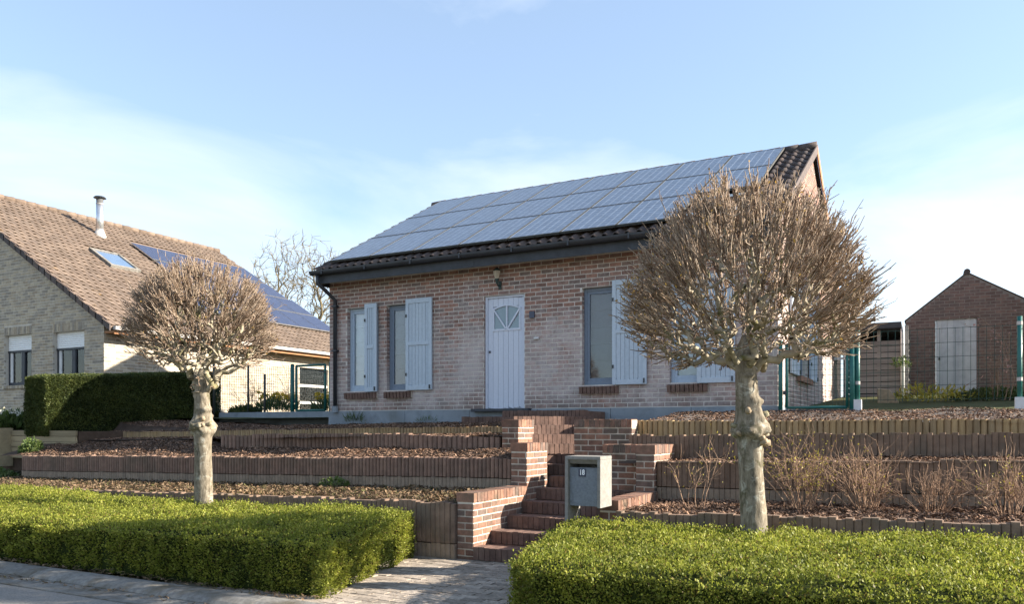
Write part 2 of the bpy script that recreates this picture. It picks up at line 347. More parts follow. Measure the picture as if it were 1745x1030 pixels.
# ------------------------------------------------------------------ pieces: unit shapes with their own tone
def variants(name, key, n=10, jit=.02):
    out = []
    for i in range(n):
        b = MB(); b.box(-.5, .5, -.5, .5, -.5, .5, (i+.5)/n)
        b.v = [tuple(c + RN.uniform(-jit, jit)*(.4 if k == 0 else 1) for k, c in enumerate(v)) for v in b.v]
        out.append(b.mesh(name, M[key]))
    return out
VB = {k: variants('brick', k) for k in ('brick', 'garden_brick', 'tread', 'cream_brick', 'shed_brick', 'paver', 'kerb', 'weathered_wood', 'new_wood', 'blue_paint', 'door_paint', 'off_white')}

def rib_variants(key, n=8):
    out = []
    for i in range(n):
        b = MB(); p = [(-.5, .5), (-.5, -.12), (-.36, -.38), (-.1, -.5), (.12, -.5), (.37, -.38), (.5, -.12), (.5, .5)] if key in ('palisade', 'log') else [(-.5, .5), (-.5, -.38), (-.40, -.48), (-.15, -.5), (.15, -.5), (.40, -.48), (.5, -.38), (.5, .5)]
        j = RN.uniform(-.03, .03)
        b.prism([(x, y) for x, y in p], 2, -.5, .5+j, (i+.5)/n)
        out.append(b.mesh('palisade_block', M[key]))
    return out
VR = {k: rib_variants(k) for k in ('palisade', 'palisade_r', 'palisade_base', 'log')}

CAM2 = Vector((0, 0, EYE))
def lay(pieces, var, name, parent, rest_name, limit=300):
    """pieces: (centre, rotz or euler, scale). The nearest become objects of their own, the others one joined part."""
    pieces = sorted(pieces, key=lambda p: (Vector(p[0])-CAM2).length)
    for c, r, s in pieces[:limit]:
        obj(name, RN.choice(var), parent, c, (0, 0, r) if isinstance(r, (int, float)) else r, s)
    if len(pieces) > limit:
        from mathutils import Matrix, Euler
        V, F, A = [], [], []
        cache = {}
        for c, r, s in pieces[limit:]:
            me = RN.choice(var)
            if me.name not in cache:
                cache[me.name] = (np.array([v.co[:] for v in me.vertices]), [list(p.vertices) for p in me.polygons], me.attributes['rnd'].data[0].value)
            v, f, a = cache[me.name]
            e = Euler((0, 0, r) if isinstance(r, (int, float)) else r); m3 = np.array(e.to_matrix())
            b = sum(len(q) for q in V) if False else lay.n
            V.append((v*np.array(s)) @ m3.T + np.array(c)); F += [[i+b for i in q] for q in f]; A += [a]*len(f); lay.n += len(v)
        lay.n = 0
        me = bpy.data.meshes.new(rest_name); me.from_pydata(np.concatenate(V).tolist(), [], F)
        at = me.attributes.new('rnd', 'FLOAT', 'FACE'); at.data.foreach_set('value', np.array(A, np.float32))
        me.materials.append(var[0].materials[0]); o = obj(rest_name, me, parent); o['kind'] = 'stuff'
lay.n = 0

def bricks_on(O, u, n, W, z0, z1, openings=(), top=None, bl=.203, bh=.0635, jt=.0145, dep=.05, proud=.004, phase=0):
    """running bond on a vertical face: O bottom corner, u along the wall, n outwards; returns pieces."""
    u = Vector(u); n = Vector(n); O = Vector(O); rot = math.atan2(u.y, u.x); out = []
    course = bh + jt; k = 0; z = z0
    while z + bh <= z1 + .005:
        spans = [(0, W)]
        if top:
            spans = top(z + bh)
        for a, b, c, d in openings:
            if z + bh > c + .004 and z < d - .004:
                ns = []
                for s, e in spans:
                    if b <= s or a >= e: ns.append((s, e)); continue
                    if a > s: ns.append((s, a))
                    if b < e: ns.append((b, e))
                spans = ns
        off = (k % 2) * (bl + jt) / 2 + phase
        for s, e in spans:
            i = math.floor((s - off) / (bl + jt))
            while off + i*(bl+jt) < e:
                a = max(s, off + i*(bl+jt)); b = min(e, off + i*(bl+jt) + bl); i += 1
                if b - a < .03: continue
                ln = (b - a)
                c = O + u*((a+b)/2) + n*(proud - dep/2 + RN.uniform(-.0015, .0015)); c.z = z + bh/2 + RN.uniform(-.0015, .0015)
                out.append((tuple(c), rot + RN.uniform(-.004, .004), (ln, dep, bh)))
        z += course; k += 1
    return out

def wall_core(b, axis, plane0, plane1, u0, u1, z0, z1, openings):
    """solid wall with holes, in cells. axis 0: wall along X between y=plane0..plane1; axis 1: along Y between x=plane0..plane1."""
    us = sorted({u0, u1, *[q for o in openings for q in o[:2]]}); zs = sorted({z0, z1, *[q for o in openings for q in o[2:]]})
    for i in range(len(us)-1):
        for j in range(len(zs)-1):
            cu = (us[i]+us[i+1])/2; cz = (zs[j]+zs[j+1])/2
            if any(o[0] < cu < o[1] and o[2] < cz < o[3] for o in openings): continue
            if axis == 0: b.box(us[i], us[i+1], plane0, plane1, zs[j], zs[j+1])
            else: b.box(plane0, plane1, us[i], us[i+1], zs[j], zs[j+1])
    return b

# ------------------------------------------------------------------ setting: ground, road, kerb, path, beds
def sheet(name, fn, x0, x1, y0, y1, nx, ny, m, label, jit=0):
    X, Y = np.meshgrid(np.linspace(x0, x1, nx), np.linspace(y0, y1, ny))
    Z = np.array([[fn(X[j, i], Y[j, i]) + (jit*noise.noise(Vector((X[j, i]*3.1, Y[j, i]*3.1, 3))) if jit else 0) for i in range(nx)] for j in range(ny)])
    V = np.stack([X, Y, Z], -1).reshape(-1, 3)
    a = (np.arange(ny-1)[:, None]*nx + np.arange(nx-1)[None]).ravel()
    F = np.stack([a, a+1, a+nx+1, a+nx], -1)
    o = obj(name, np_mesh(name, V, F, m, np.full(len(F), .5), True)); return tag(o, label, None, None, 'structure')

sheet('ground', lambda x, y: -.06, -600, 600, -300, 900, 2, 2, M['earth'], 'wide flat ground under road and gardens')
sheet('road', lambda x, y: -.012, -60, 40, -8, 4.54, 2, 2, M['asphalt'], 'sunlit grey asphalt road at the lower left corner')
g = thing('kerb', 'low concrete kerb and gutter strip between road and hedges', None, (0, 5, 0)); del g['label']
tag(g, 'low concrete kerb and gutter strip between road and hedges', None, None, 'structure')
kp = []
for i in range(-16, 8):
    b = MB(); x = i*1.0
    b.prism([(4.80, -.05), (4.80, .006), (4.83, .03), (4.90, .055), (4.98, .062), (5.06, .06), (5.06, -.05)], 0, x+.004, x+.996, RN.random())
    b.build('kerb_stone', M['kerb'], g)
    b = MB(); b.prism([(4.52, -.05), (4.52, -.002), (4.66, -.012), (4.794, .0), (4.794, -.05)], 0, x+.304, x+1.296, RN.random()); b.build('gutter_slab', M['kerb'], g)
pth = sheet('path', lambda x, y: -.010, -6.6, -1.6, 5.065, 7.78, 2, 2, M['joint'], 'small paved path between the two box hedges leading to the steps')
pp = []
y = 5.07; k = 0
while y < 7.70:
    x = -5.9 + (k % 2)*.105
    while x < -2.3:
        pp.append(((x+.1+RN.uniform(-.003,.003), y+.05, -.032+RN.uniform(-.004,.004)), RN.uniform(-.012,.012), (.198, .096, .08)))
        x += .207
    y += .104; k += 1
lay(pp, VB['paver'], 'paver', pth, 'far_pavers', 300)

def lerp(x, a, b, c, d): t = min(1, max(0, (x-a)/(b-a))); return c+(d-c)*t
LZ = dict(
    t1=lambda x, y: lerp(x, -15, -5, .47, .62) + .05*(y-7.75)/1.4,
    t2=lambda x, y: lerp(x, -15, -5, .96, 1.09) + (.13+lerp(x, -11.6, -11.0, .15, 0))*(y-9.2) + .012*math.sin(x*2.3),
    t3=lambda x, y: lerp(x, -15, -6, 1.26, 1.385) + .02*(y-10.3),
    t4=lambda x, y: lerp(x, -15, -6, 1.40, 1.52) + .055*min(y-11, 3) + (.09*max(0, -12.5-x) if y > 11.4 else 0)*.6,
    r1=lambda x, y: lerp(x, -3, 1, .62, .69) + .02*(y-7.8),
    r2=lambda x, y: lerp(x, -3, 1, 1.08, 1.17) + .03*(y-9.2),
    r3=lambda x, y: 1.57 + .075*max(0, min(y-10.4, 14)) + .012*math.sin(x*3+y*2))
sheet('garden_bed', LZ['t1'], -22, -4.78, 7.74, 9.22, 90, 10, M['soil'], 'lowest bed of dead leaves behind the long box hedge', .05)
sheet('garden_bed', LZ['t2'], -16.2, -4.81, 9.17, 10.26, 90, 10, M['soil'], 'bark mulch bed above the long purple wall', .03)
sheet('garden_bed', LZ['t3'], -16.2, -5.52, 10.18, 11.05, 90, 8, M['soil'], 'narrow mulch strip below the left log edging', .02)
sheet('garden_bed', LZ['t4'], -20, -5.4, 10.98, 13.3, 90, 14, M['soil'], 'mulch bed along the foot of the house left of the door', .03)
sheet('garden_bed', LZ['r1'], -2.88, 5, 7.74, 9.25, 40, 10, M['soil'], 'mulch bed of the bare shrubs behind the short hedge', .03)
sheet('garden_bed', LZ['r2'], -3.4, 5, 9.15, 10.0, 40, 8, M['soil'], 'mulch strip above the wall behind the bare shrubs', .02)
sheet('garden_bed', LZ['r3'], -3.58, 6, 10.36, 13.0, 50, 16, M['gravel_soil'], 'gravelly mulch bed above the right log edging', .03)
sheet('garden_bed', lambda x, y: 1.55+.05*(y-11.35), -4.9, -3.5, 11.4, 12.95, 12, 10, M['gravel_soil'], 'small gravelly corner bed between upper steps and house plinth', .02)
sheet('back_ground', lambda x, y: 1.72 + .065*max(0, min(y-12.9, 12))*(1 if x > -3 else .35), -40, 20, 12.95, 60, 61, 48, M['earth'], 'rising ground behind and beside the houses', .03)

# ------------------------------------------------------------------ main house
X0, X1, YF, YB = -11.12, -2.14, 12.94, 20.96
ZB, ZE = 1.86, 4.60
house = thing('brick_house', 'low red brick house with solar panels and pale blue shutters above the steps', 'house', (-6.6, 16.9, 1.7))
# openings: (x0, x1, z0, z1)
OP = [(-10.66, -9.86, 2.25, 3.955), (-9.66, -9.02, 2.25, 3.955), (-7.42, -6.57, 1.84, 3.955), (-5.44, -4.72, 2.25, 3.955), (-3.87, -3.2, 2.25, 3.955)]
core = MB(); wall_core(core, 0, YF, YF+.3, X0, X1, 1.84, ZE, OP)
fw_ = core.build('front_wall', M['mortar'], house)
pc = bricks_on((X0, YF, 0), (1,0,0), (0,-1,0), X1-X0, ZB, 4.56, [(a-X0, b-X0, c, d) for a, b, c, d in OP])
for a, b, c, d in OP:                                     # brick reveals of the openings
    pc += bricks_on((a, YF+.004, 0), (0,1,0), (1,0,0), .12, c+.01, d, dep=.03, proud=.004)
lay(pc, VB['brick'], 'brick', fw_, 'far_bricks', 300)
MID = (YF+YB)/2; PITCH = .545; ZR = ZE + PITCH*(MID-YF) + .1
SO = [(14.85, 16.3, 2.45, 4.0)]
core = MB(); wall_core(core, 1, X1-.3, X1, YF+.3, YB, 1.84, ZE, SO)
core.prism([(YF+.02, ZE), (YB, ZE), (YB, ZE+.2), (MID, ZR+.07), (YF+.02, ZE+.2)], 0, X1-.3, X1)
sw = core.build('side_wall', M['mortar'], house)
def gab(z):
    if z < ZE: return [(0, YB-YF)]
    h = (ZR+.06-z)/PITCH
    return [(max(0, MID-YF-h), min(YB-YF, MID-YF+h))] if h > .1 else []
pc = bricks_on((X1, YF, 0), (0,1,0), (1,0,0), YB-YF, ZB, ZR+.06, [(SO[0][0]-YF, SO[0][1]-YF, SO[0][2], SO[0][3])], gab)
lay(pc, VB['brick'], 'brick', sw, 'far_bricks', 220)
b = MB(); wall_core(b, 1, X0, X0+.3, YF+.3, YB, 1.84, ZE, []); b.prism([(YF+.02, ZE), (YB, ZE), (MID, ZR-.08)], 0, X0, X0+.3)
b.box(X0+.3, X1-.3, YB-.3, YB, 1.84, ZE); b.build('rear_walls', M['mortar'], house)
pl = MB(); x = X0-.015
for i, xe in enumerate([-9.2, -7.72, -6.3, -4.9, -3.5, X1+.02]):
    pl.box(x+.004, xe-.004, YF-.025, YF+.1, 1.45, 1.845); x = xe
pl.box(X1-.1, X1+.022, YF+.11, YB, 1.4, 1.842); pl.build('plinth', M['concrete'], house)
dsl = MB(); dsl.box(-7.62, -6.42, YF-.16, YF+.05, 1.80, 1.855); dsl.build('doorstep', M['fascia'], house, bevel=.008)

def window(x0, x1, z0, z1, fm, bm, dark_low=False, rec=.09):
    w = MB(); t = .06; y0 = YF+rec; y1 = y0+.07
    w.box(x0+.004, x0+t, y0, y1, z0, z1); w.box(x1-t, x1-.004, y0, y1, z0, z1)
    w.box(x0+t, x1-t, y0, y1, z1-t, z1-.004); w.box(x0+t, x1-t, y0, y1, z0, z0+t+.02)
    o = w.build('window', fm, house, bevel=.006)
    s = MB(); s.box(x0+t, x0+t+.045, y0+.012, y1-.01, z0+t+.02, z1-t); s.box(x1-t-.045, x1-t, y0+.012, y1-.01, z0+t+.02, z1-t)
    s.box(x0+t+.045, x1-t-.045, y0+.012, y1-.01, z1-t-.045, z1-t); s.box(x0+t+.045, x1-t-.045, y0+.012, y1-.01, z0+t+.02, z0+t+.065)
    s.build('sash', fm, o)
    g = MB(); g.box(x0+t+.04, x1-t-.04, y0+.03, y0+.036, z0+t+.06, z1-t-.04); g.build('pane', M['glass'], o)
    bl = MB(); n = 5; h = (z1-z0-2*t-.1)/n                # roman blind in five slack folds
    for i in range(n):
        za = z0+t+.06+i*h; bl.prism([(y0+.085, za+.012), (y0+.10, za), (y0+.13, za+.004), (y0+.13, za+h), (y0+.10, za+h)], 0, x0+t+.03, x1-t-.03)
    bl.build('blind', bm, o)
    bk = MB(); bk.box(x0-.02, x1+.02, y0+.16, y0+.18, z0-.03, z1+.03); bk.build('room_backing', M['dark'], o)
    s = MB().build('sill', M['brick'], o) if False else None
    sm = MB(); sm.box(x0-.03, x1-.02, YF-.03, YF+.09, z0-.15, z0-.035); so = sm.build('sill', M['garden_mortar'], house)
    n = int((x1-x0)/.072)
    for i in range(n):
        cx = x0-.03 + (i+.5)*(x1-x0+.01)/n
        obj('brick', RN.choice(VB['tread']), so, (cx, YF+.0, z0-.09), (RN.uniform(-.02,.02)+.12, 0, 0), (.06, .16, .125))
window(*OP[0], M['frame_light'], M['blind']); window(*OP[1], M['frame_paint'], M['blind_grey'])
window(*OP[3], M['frame_paint'], M['blind_grey']); window(*OP[4], M['frame_light'], M['blind'])

def shutter(x0, x1, z0, z1, side=False, yoff=0):
    """ledged shutter lying open against the wall; side=True puts it on the +X wall, x meaning y."""
    def B_(b, a0, a1, d0, d1, c0, c1):
        if side: b.box(X1+.012+d0, X1+.012+d1, a0, a1, c0, c1)
        else: b.box(a0, a1, YF-.012-yoff-d1, YF-.012-yoff-d0, c0, c1)
        return b
    fr = MB(); t = .07
    B_(fr, x0, x0+t, .012, .05, z0, z1); B_(fr, x1-t, x1, .012, .05, z0, z1)
    B_(fr, x0+t, x1-t, .012, .05, z1-.09, z1); B_(fr, x0+t, x1-t, .012, .05, z0, z0+.09)
    zm = z0 + (z1-z0)*.49; B_(fr, x0+t, x1-t, .03, .055, zm, zm+.07)
    o = fr.build('shutter', M['blue_paint'], house, bevel=.004)
    n = max(3, round((x1-x0-2*t)/.078)); w = (x1-x0-2*t)/n
    for i in range(n):
        c = x0+t+(i+.5)*w
        loc = (X1+.012+.028, c, (z0+z1)/2) if side else (c, YF-.012-yoff-.028, (z0+z1)/2)
        obj('plank', RN.choice(VB['blue_paint']), o, loc, None, (.018, w-.006, z1-z0-.16) if side else (w-.006, .018, z1-z0-.16))
    hk = MB(); B_(hk, x1-.05, x1-.03, .05, .075, z0+.02, z0+.10); B_(hk, x0+.0, x0+.03, .05, .065, z0+.28, z0+.34); B_(hk, x0+.0, x0+.03, .05, .065, z1-.36, z1-.30)
    hk.build('hinge', M['zinc'], o)
shutter(-10.14, -9.84, 2.23, 4.0, yoff=.04); shutter(-9.16, -8.55, 2.24, 4.03); shutter(-4.86, -4.25, 2.24, 4.03); shutter(-3.40, -2.79, 2.23, 4.0)
shutter(13.95, 14.85, 2.42, 4.03, True); shutter(16.32, 17.25, 2.42, 4.03, True)
w = MB(); w.box(X1-.16, X1-.1, 14.86, 14.93, 2.45, 4); w.box(X1-.16, X1-.1, 16.22, 16.29, 2.45, 4); w.box(X1-.16, X1-.1, 14.93, 16.22, 3.93, 3.99)
w.box(X1-.16, X1-.1, 14.93, 16.22, 2.46, 2.54); w.box(X1-.16, X1-.1, 15.54, 15.61, 2.54, 3.93)
wo = w.build('window', M['frame_paint'], house); b = MB(); b.box(X1-.14, X1-.135, 14.93, 16.22, 2.54, 3.93); b.build('pane', M['glass'], wo)
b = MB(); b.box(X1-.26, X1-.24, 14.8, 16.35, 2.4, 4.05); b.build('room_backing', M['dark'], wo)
b = MB(); b.box(X1-.1, X1+.09, 14.8, 16.36, 2.33, 2.43); b.build('sill', M['garden_brick'], house)

# door
dx0, dx1, dz0, dz1 = -7.41, -6.58, 1.86, 3.95
b = MB(); yd = YF+.07
b.box(dx0, dx0+.045, yd-.03, yd+.06, dz0, dz1); b.box(dx1-.03, dx1, yd-.03, yd+.06, dz0, dz1); b.box(dx0+.045, dx1-.03, yd-.03, yd+.06, dz1-.035, dz1)
b.box(dx0+.045, dx1-.03, yd+.02, yd+.06, dz0, dz1-.035)
door = b.build('door', M['door_paint'], house)
gx0, gx1, gz0, gz1 = -7.23, -6.70, 3.33, 3.76
n = 7; w = (dx1-dx0-.08)/n
for i in range(n):
    c = dx0+.046+(i+.5)*w
    if gx0-.02 < c < gx1+.02: segs = [(dz0+.01, gz0), (gz1, dz1-.04)]
    else: segs = [(dz0+.01, dz1-.04)]
    for za, zb in segs:
        obj('plank', RN.choice(VB['door_paint']), door, (c, yd+.008, (za+zb)/2), None, (w-.005, .028, zb-za))
b = MB()
b.box(gx0-.03, gx1+.03, yd-.022, yd+.012, gz0-.028, gz0+.01)
cxm = (gx0+gx1)/2
arch = [(gx0-.03+(gx1-gx0+.06)*i/8, gz1-.06+.075*math.sin(math.pi*i/8)) for i in range(9)]
for p, q in zip(arch, arch[1:]): b.bar((p[0], yd-.005, p[1]), (q[0], yd-.005, q[1]), .03, .04, up=(0,1,0))
b.bar((cxm, yd-.006, gz0), (cxm, yd-.006, gz1+.01), .03, .03, up=(0,1,0))
b.bar((cxm-.01, yd-.007, gz0), (gx0, yd-.007, gz1-.07), .03, .03, up=(0,1,0)); b.bar((cxm+.01, yd-.0075, gz0), (gx1, yd-.0075, gz1-.07), .03, .03, up=(0,1,0))
b.box(gx0-.025, gx0, yd-.018, yd+.012, gz0, gz1-.05); b.box(gx1, gx1+.025, yd-.018, yd+.012, gz0, gz1-.05)
b.build('glazing_bars', M['door_paint'], door)
panes = [[(gx0, gz0), (cxm-.03, gz0), (gx0, gz1-.13)], [(cxm-.02, gz0+.03), (cxm-.02, gz1), (gx0+.12, gz1-.015), (gx0+.01, gz1-.07)],
         [(cxm+.02, gz0+.03), (gx1-.01, gz1-.07), (gx1-.12, gz1-.015), (cxm+.02, gz1)], [(cxm+.03, gz0), (gx1, gz0), (gx1, gz1-.13)]]
for p in panes:
    b = MB(); b.prism(p, 1, yd+.0, yd+.010); b.build('pane', M['glass_door'], door)
b = MB(); b.box(dx0+.07, dx0+.1, yd-.025, yd, 2.9, 2.94); b.build('door_knob', M['fascia'], door)
b = MB(); b.box(-6.46, -6.36, YF-.03, YF-.005, 3.49, 3.61); b.build('number_plaque', M['plate'], house)
b = MB(); b.box(-6.37, -6.27, YF-.04, YF-.005, 3.10, 3.14); b.build('doorbell', M['off_white'], house, bevel=.008)
# wall lamp over the door
lx, lz = -7.07, 4.36
b = MB(); b.tube([(lx, YF-.13, lz-.13), (lx, YF-.13, lz+.02)], [.035, .075], 6); lg = b.build('lamp_shade', M['lamp_glass'], house)
b = MB(); b.tube([(lx, YF-.13, lz+.02), (lx, YF-.13, lz+.09)], [.085, .012], 6); b.tube([(lx, YF-.13, lz-.21), (lx, YF-.13, lz-.12)], [.02, .04], 6)
b.tube([(lx, YF, lz-.22), (lx, YF-.08, lz-.25), (lx, YF-.13, lz-.2)], .012, 6); b.box(lx-.03, lx+.03, YF-.022, YF-.005, lz-.3, lz-.15)
b.build('lamp_bracket', M['lamp_metal'], lg)

# roof
YE = YF-.42; ZEV = 4.70                                    # eaves edge of the tiles
def rz(y): return ZEV + PITCH*(y-YE)
ZRI = rz(MID); XL, XR = -11.19, -2.06
b = MB()
b.prism([(YE+.03, rz(YE)-.09), (MID, ZRI-.09), (MID, ZRI-.02), (YE+.03, rz(YE)-.02)], 0, XL+.02, XR-.02)
b.prism([(MID+.001, ZRI-.09), (2*MID-YE+.2, rz(YE)-.2), (2*MID-YE+.2, rz(YE)-.13), (MID+.001, ZRI-.01)], 0, XL+.02, XR-.02)
roof = b.build('roof', M['black_strip'], house)
# S-profile tiles
def tile_mesh(i, key, w, l, amp, thick=.018):
    b = MB(); n = 7; prof = [(-.5+k/(n-1), amp*math.sin(2*math.pi*(k/(n-1))+.4)) for k in range(n)]
    vs = []
    for (yy, lift) in ((0, .022), (l, -.004)):
        vs += [(p[0]*(w+.012), yy, p[1]+lift) for p in prof]
    vs += [(p[0]*(w+.012), 0, p[1]+.022-thick) for p in prof]
    fs = [(k, k+1, n+k+1, n+k) for k in range(n-1)] + [(2*n+k, 2*n+k+1, k+1, k) for k in range(n-1)]
    return b.add(vs, fs, i).mesh('tile', M[key], True)
TV = [tile_mesh((i+.5)/8, 'tile', .205, .37, .03) for i in range(8)]
PA = math.atan(PITCH); cP, sP = math.cos(PA), math.sin(PA)
tl = []; hidden = []
slope = (MID-YE)/cP; nr = int(slope/.335); ex = slope/nr; nc = round((XR-XL)/.205); tw = (XR-XL)/nc
for r in range(nr):
    for c in range(nc):
        x = XL+(c+.5)*tw; y = YE+r*ex*cP; z = rz(y)
        (tl if (r < 2 or c < 3 or c > nc-7) else hidden).append(((x, y, z+.012), (PA, 0, 0), (1, 1, 1)))
lay(tl, TV, 'tile', roof, 'far_tiles', 300)
hid = [h for h in hidden]
lay(hid, TV, 'tile', roof, 'covered_tiles', 0)
x = XL
for i in range(26):
    b = MB(); xe = x+(XR-XL)/26
    b.tube([(x-.01, MID, ZRI+.01), (xe+.01, MID, ZRI+.022)], [.10, .105], 8, RN.random()); b.build('ridge_tile', M['tile'], roof, True); x = xe
vg = MB(); vg.prism([(YE, rz(YE)-.12), (MID, ZRI-.13), (MID, ZRI+.05), (YE, rz(YE)+.05)], 0, XR+.0, XR+.022)
vg.build('verge_board', M['tile'], roof)
vg = MB(); vg.prism([(MID+.002, ZRI-.14), (2*MID-YE+.2, rz(YE)-.24), (2*MID-YE+.2, rz(YE)-.06), (MID+.002, ZRI+.05)], 0, XR+.0, XR+.024)
vg.build('verge_board', M['orange_wood'], roof)
# gutter, fascia, downpipe
b = MB(); prof = []
for k in range(9):
    a = math.pi + math.pi*k/8; prof.append((YE-.045+.075*math.cos(a), ZEV-.015+.085*math.sin(a)))
prof += [(YE+.018, ZEV-.015), (YE-.045, ZEV-.075), (YE-.108, ZEV-.015)]
b.prism(prof, 0, XL-.02, XR+.02); gu = b.build('gutter', M['zinc'], house)
b = MB()
for i in range(9):
    xx = XL+.3+i*1.08; b.box(xx, xx+.03, YE-.128, YE-.12, ZEV-.1, ZEV-.005)
b.build('gutter_bracket', M['zinc'], gu)
b = MB(); b.box(XL+.02, -7.44, YF-.38, YF-.36, 4.44, 4.66); b.box(-7.435, XR-.02, YF-.38, YF-.36, 4.44, 4.66); b.box(-7.47, -7.41, YF-.387, YF-.381, 4.45, 4.65)
b.box(XL+.02, XR-.02, YF-.36, YF-.002, 4.565, 4.585); b.box(XL+.015, XL+.03, YF-.36, YF+.3, 4.43, 4.7)
b.build('fascia', M['fascia'], house)
b = MB(); dxp = -10.93
b.tube([(dxp-.12, YE-.03, ZEV-.1), (dxp-.12, YE-.03, ZEV-.26), (dxp-.05, YE+.14, ZEV-.40), (dxp, YF-.06, ZEV-.56), (dxp, YF-.06, 1.93)], .04, 10)
dp = b.build('downpipe', M['zinc'], house, True)
b = MB(); b.tube([(dxp, YF-.06, 1.82), (dxp, YF-.06, 1.95)], [.07, .06], 10); b.build('pipe_shoe', M['concrete'], dp)
b = MB(); b.box(dxp-.06, dxp+.06, YF-.11, YF-.005, 3.08, 3.11); b.box(dxp-.06, dxp+.06, YF-.11, YF-.005, 4.0, 4.03); b.build('pipe_clip', M['zinc'], dp)

# solar panels: eight columns by three rows, the lowest row one short
PW, PH = 1.018, 1.58; pz = .13
fr = MB()
for (a, c, d, e) in ((-PW/2, PW/2, 0, .02), (-PW/2, PW/2, PH-.02, PH)): fr.box(a, c, d, e, -.035, .004)
fr.box(-PW/2, -PW/2+.014, .02, PH-.02, -.035, .004); fr.box(PW/2-.014, PW/2, .02, PH-.02, -.035, .004); fr.box(-PW/2+.014, PW/2-.014, .02, PH-.02, -.03, -.024)
fme = fr.mesh('solar_panel', M['dark_alu'])
cl = MB(); cl.add([(-PW/2+.014, .02, .0), (PW/2-.014, .02, 0), (PW/2-.014, PH-.02, 0), (-PW/2+.014, PH-.02, 0)], [(0, 1, 2, 3)]); cme = cl.mesh('cells', M['panel'])
yb = 12.67
for r in range(3):
    for c in range(8):
        if r == 0 and c == 7: continue
        x = -10.92 + (c+.5)*1.034; s = r*(PH+.012)
        y = yb + s*cP; z = rz(yb) + pz + s*sP
        p = obj('solar_panel', fme, house, (x, y, z), (PA, 0, 0))
        q = bpy.data.objects.new('cells', cme); COL.link(q); q.parent = p; WL[q.name] = WL[p.name]
b = MB()
for r in range(3):
    for f in (.3, 1.25):
        y = yb + (r*(PH+.012)+f)*cP; z = rz(y)+.10; b.box(-10.9, -2.75, y-.02, y+.02, z-.035, z+.005)
b.build('panel_rail', M['alu'], roof)

# rear gutter end, glazed lean-to behind
b = MB(); b.prism([(21.35, 4.58), (21.75, 4.50), (21.78, 4.62), (21.35, 4.72)], 0, -2.6, -1.95); b.build('rear_gutter', M['white'], house)
b = MB()
for (p, q) in (((-2.2, 21.0, 4.05), (-1.86, 21.0, 3.2)), ((-2.2, 23.2, 4.05), (-1.86, 23.2, 3.2)), ((-1.86, 21.0, 3.2), (-1.86, 23.2, 3.2)), ((-1.86, 21.0, 3.2), (-1.86, 21.0, 1.9)), ((-2.2, 21.0, 3.2), (-1.86, 21.0, 3.2)), ((-1.86, 23.2, 3.2), (-1.86, 23.2, 1.9))):
    b.bar(p, q, .06, .06)
lt = b.build('lean_to_frame', M['white'], house)
b = MB(); b.prism([(-2.2, 4.04), (-1.87, 3.22), (-1.87, 1.9), (-2.2, 1.9)], 1, 21.01, 21.02); b.add([(-2.2, 21.05, 4.04), (-1.87, 21.05, 3.22), (-1.87, 23.15, 3.22), (-2.2, 23.15, 4.04)], [(0, 1, 2, 3)])
b.build('pane', M['glass'], lt)
b = MB(); b.box(-2.6, -2.2, YB, 23.2, 1.9, 4.0); b.build('lean_to_wall', M['cream_mortar'], house)

# ------------------------------------------------------------------ stairs
stair = thing('staircase', 'worn red brick steps climbing from the path to the front door', 'stairs', (-3.9, 7.76, 0))
def zk(k): return .155 + .139*(k-1)
def step(poly, z0, z1, A, t, s0, s1, nrm):
    b = MB(); b.prism(poly, 2, z0, z1-.012); st = b.build('step', M['tread'], stair)
    A = Vector((*A, 0)); t = Vector((*t, 0)); nrm = Vector((*nrm, 0)); n = max(2, round((s1-s0)/.073)); w = (s1-s0)/n
    rot = math.atan2(t.y, t.x)
    for i in range(n):
        c = A + t*(s0+(i+.5)*w) - nrm*.095; c.z = z1-.070+RN.uniform(-.003, .003)
        obj('brick', RN.choice(VB['tread']), st, tuple(c), rot+RN.uniform(-.01, .01), (w-.007, .205, .142))
for k in range(1, 9):
    y = 7.76 + .402*(k-1); xl, xr = -4.585, -3.065
    if k >= 6: xr = -3.5
    if k >= 7: xl = -5.0; xr = -3.75
    if k == 8: xl = -5.2
    step([(xl+.002*k, y+.012), (xr-.002*k, y+.012), (xr-.002*k, y+.9), (xl+.002*k, y+.9)], -.05-.004*k, zk(k), (xl, y), (1, 0), 0, xr-xl, (0, -1))
q = math.sqrt(.5)
for k in range(9, 13):
    j = k-9; A = Vector((-5.12-.30*q*j*1.2, 10.28+.30*q*j*1.2)); s0 = (-.22, -.12, -.02, .08)[j]; s1 = 1.75-.12*j
    P = [A + Vector((q, q))*s + Vector((-q, q))*d for s, d in ((s0, .012), (s1, .012), (s1, .6), (s0, .6))]
    step([tuple(p) for p in P], .3+.01*k, zk(k), tuple(A), (q, q), s0, s1, (q, -q))
step([(-6.5, 11.98), (-5.0, 11.98), (-5.0, YF-.03), (-6.5, YF-.03)], 1.2, 1.79, (-6.5, 11.97), (1, 0), 0, 1.5, (0, -1))
step([(-7.6, 12.45), (-6.51, 12.45), (-6.51, YF-.17), (-7.6, YF-.17)], 1.2, 1.70, (-7.6, 12.44), (1, 0), 0, 1.09, (0, -1))

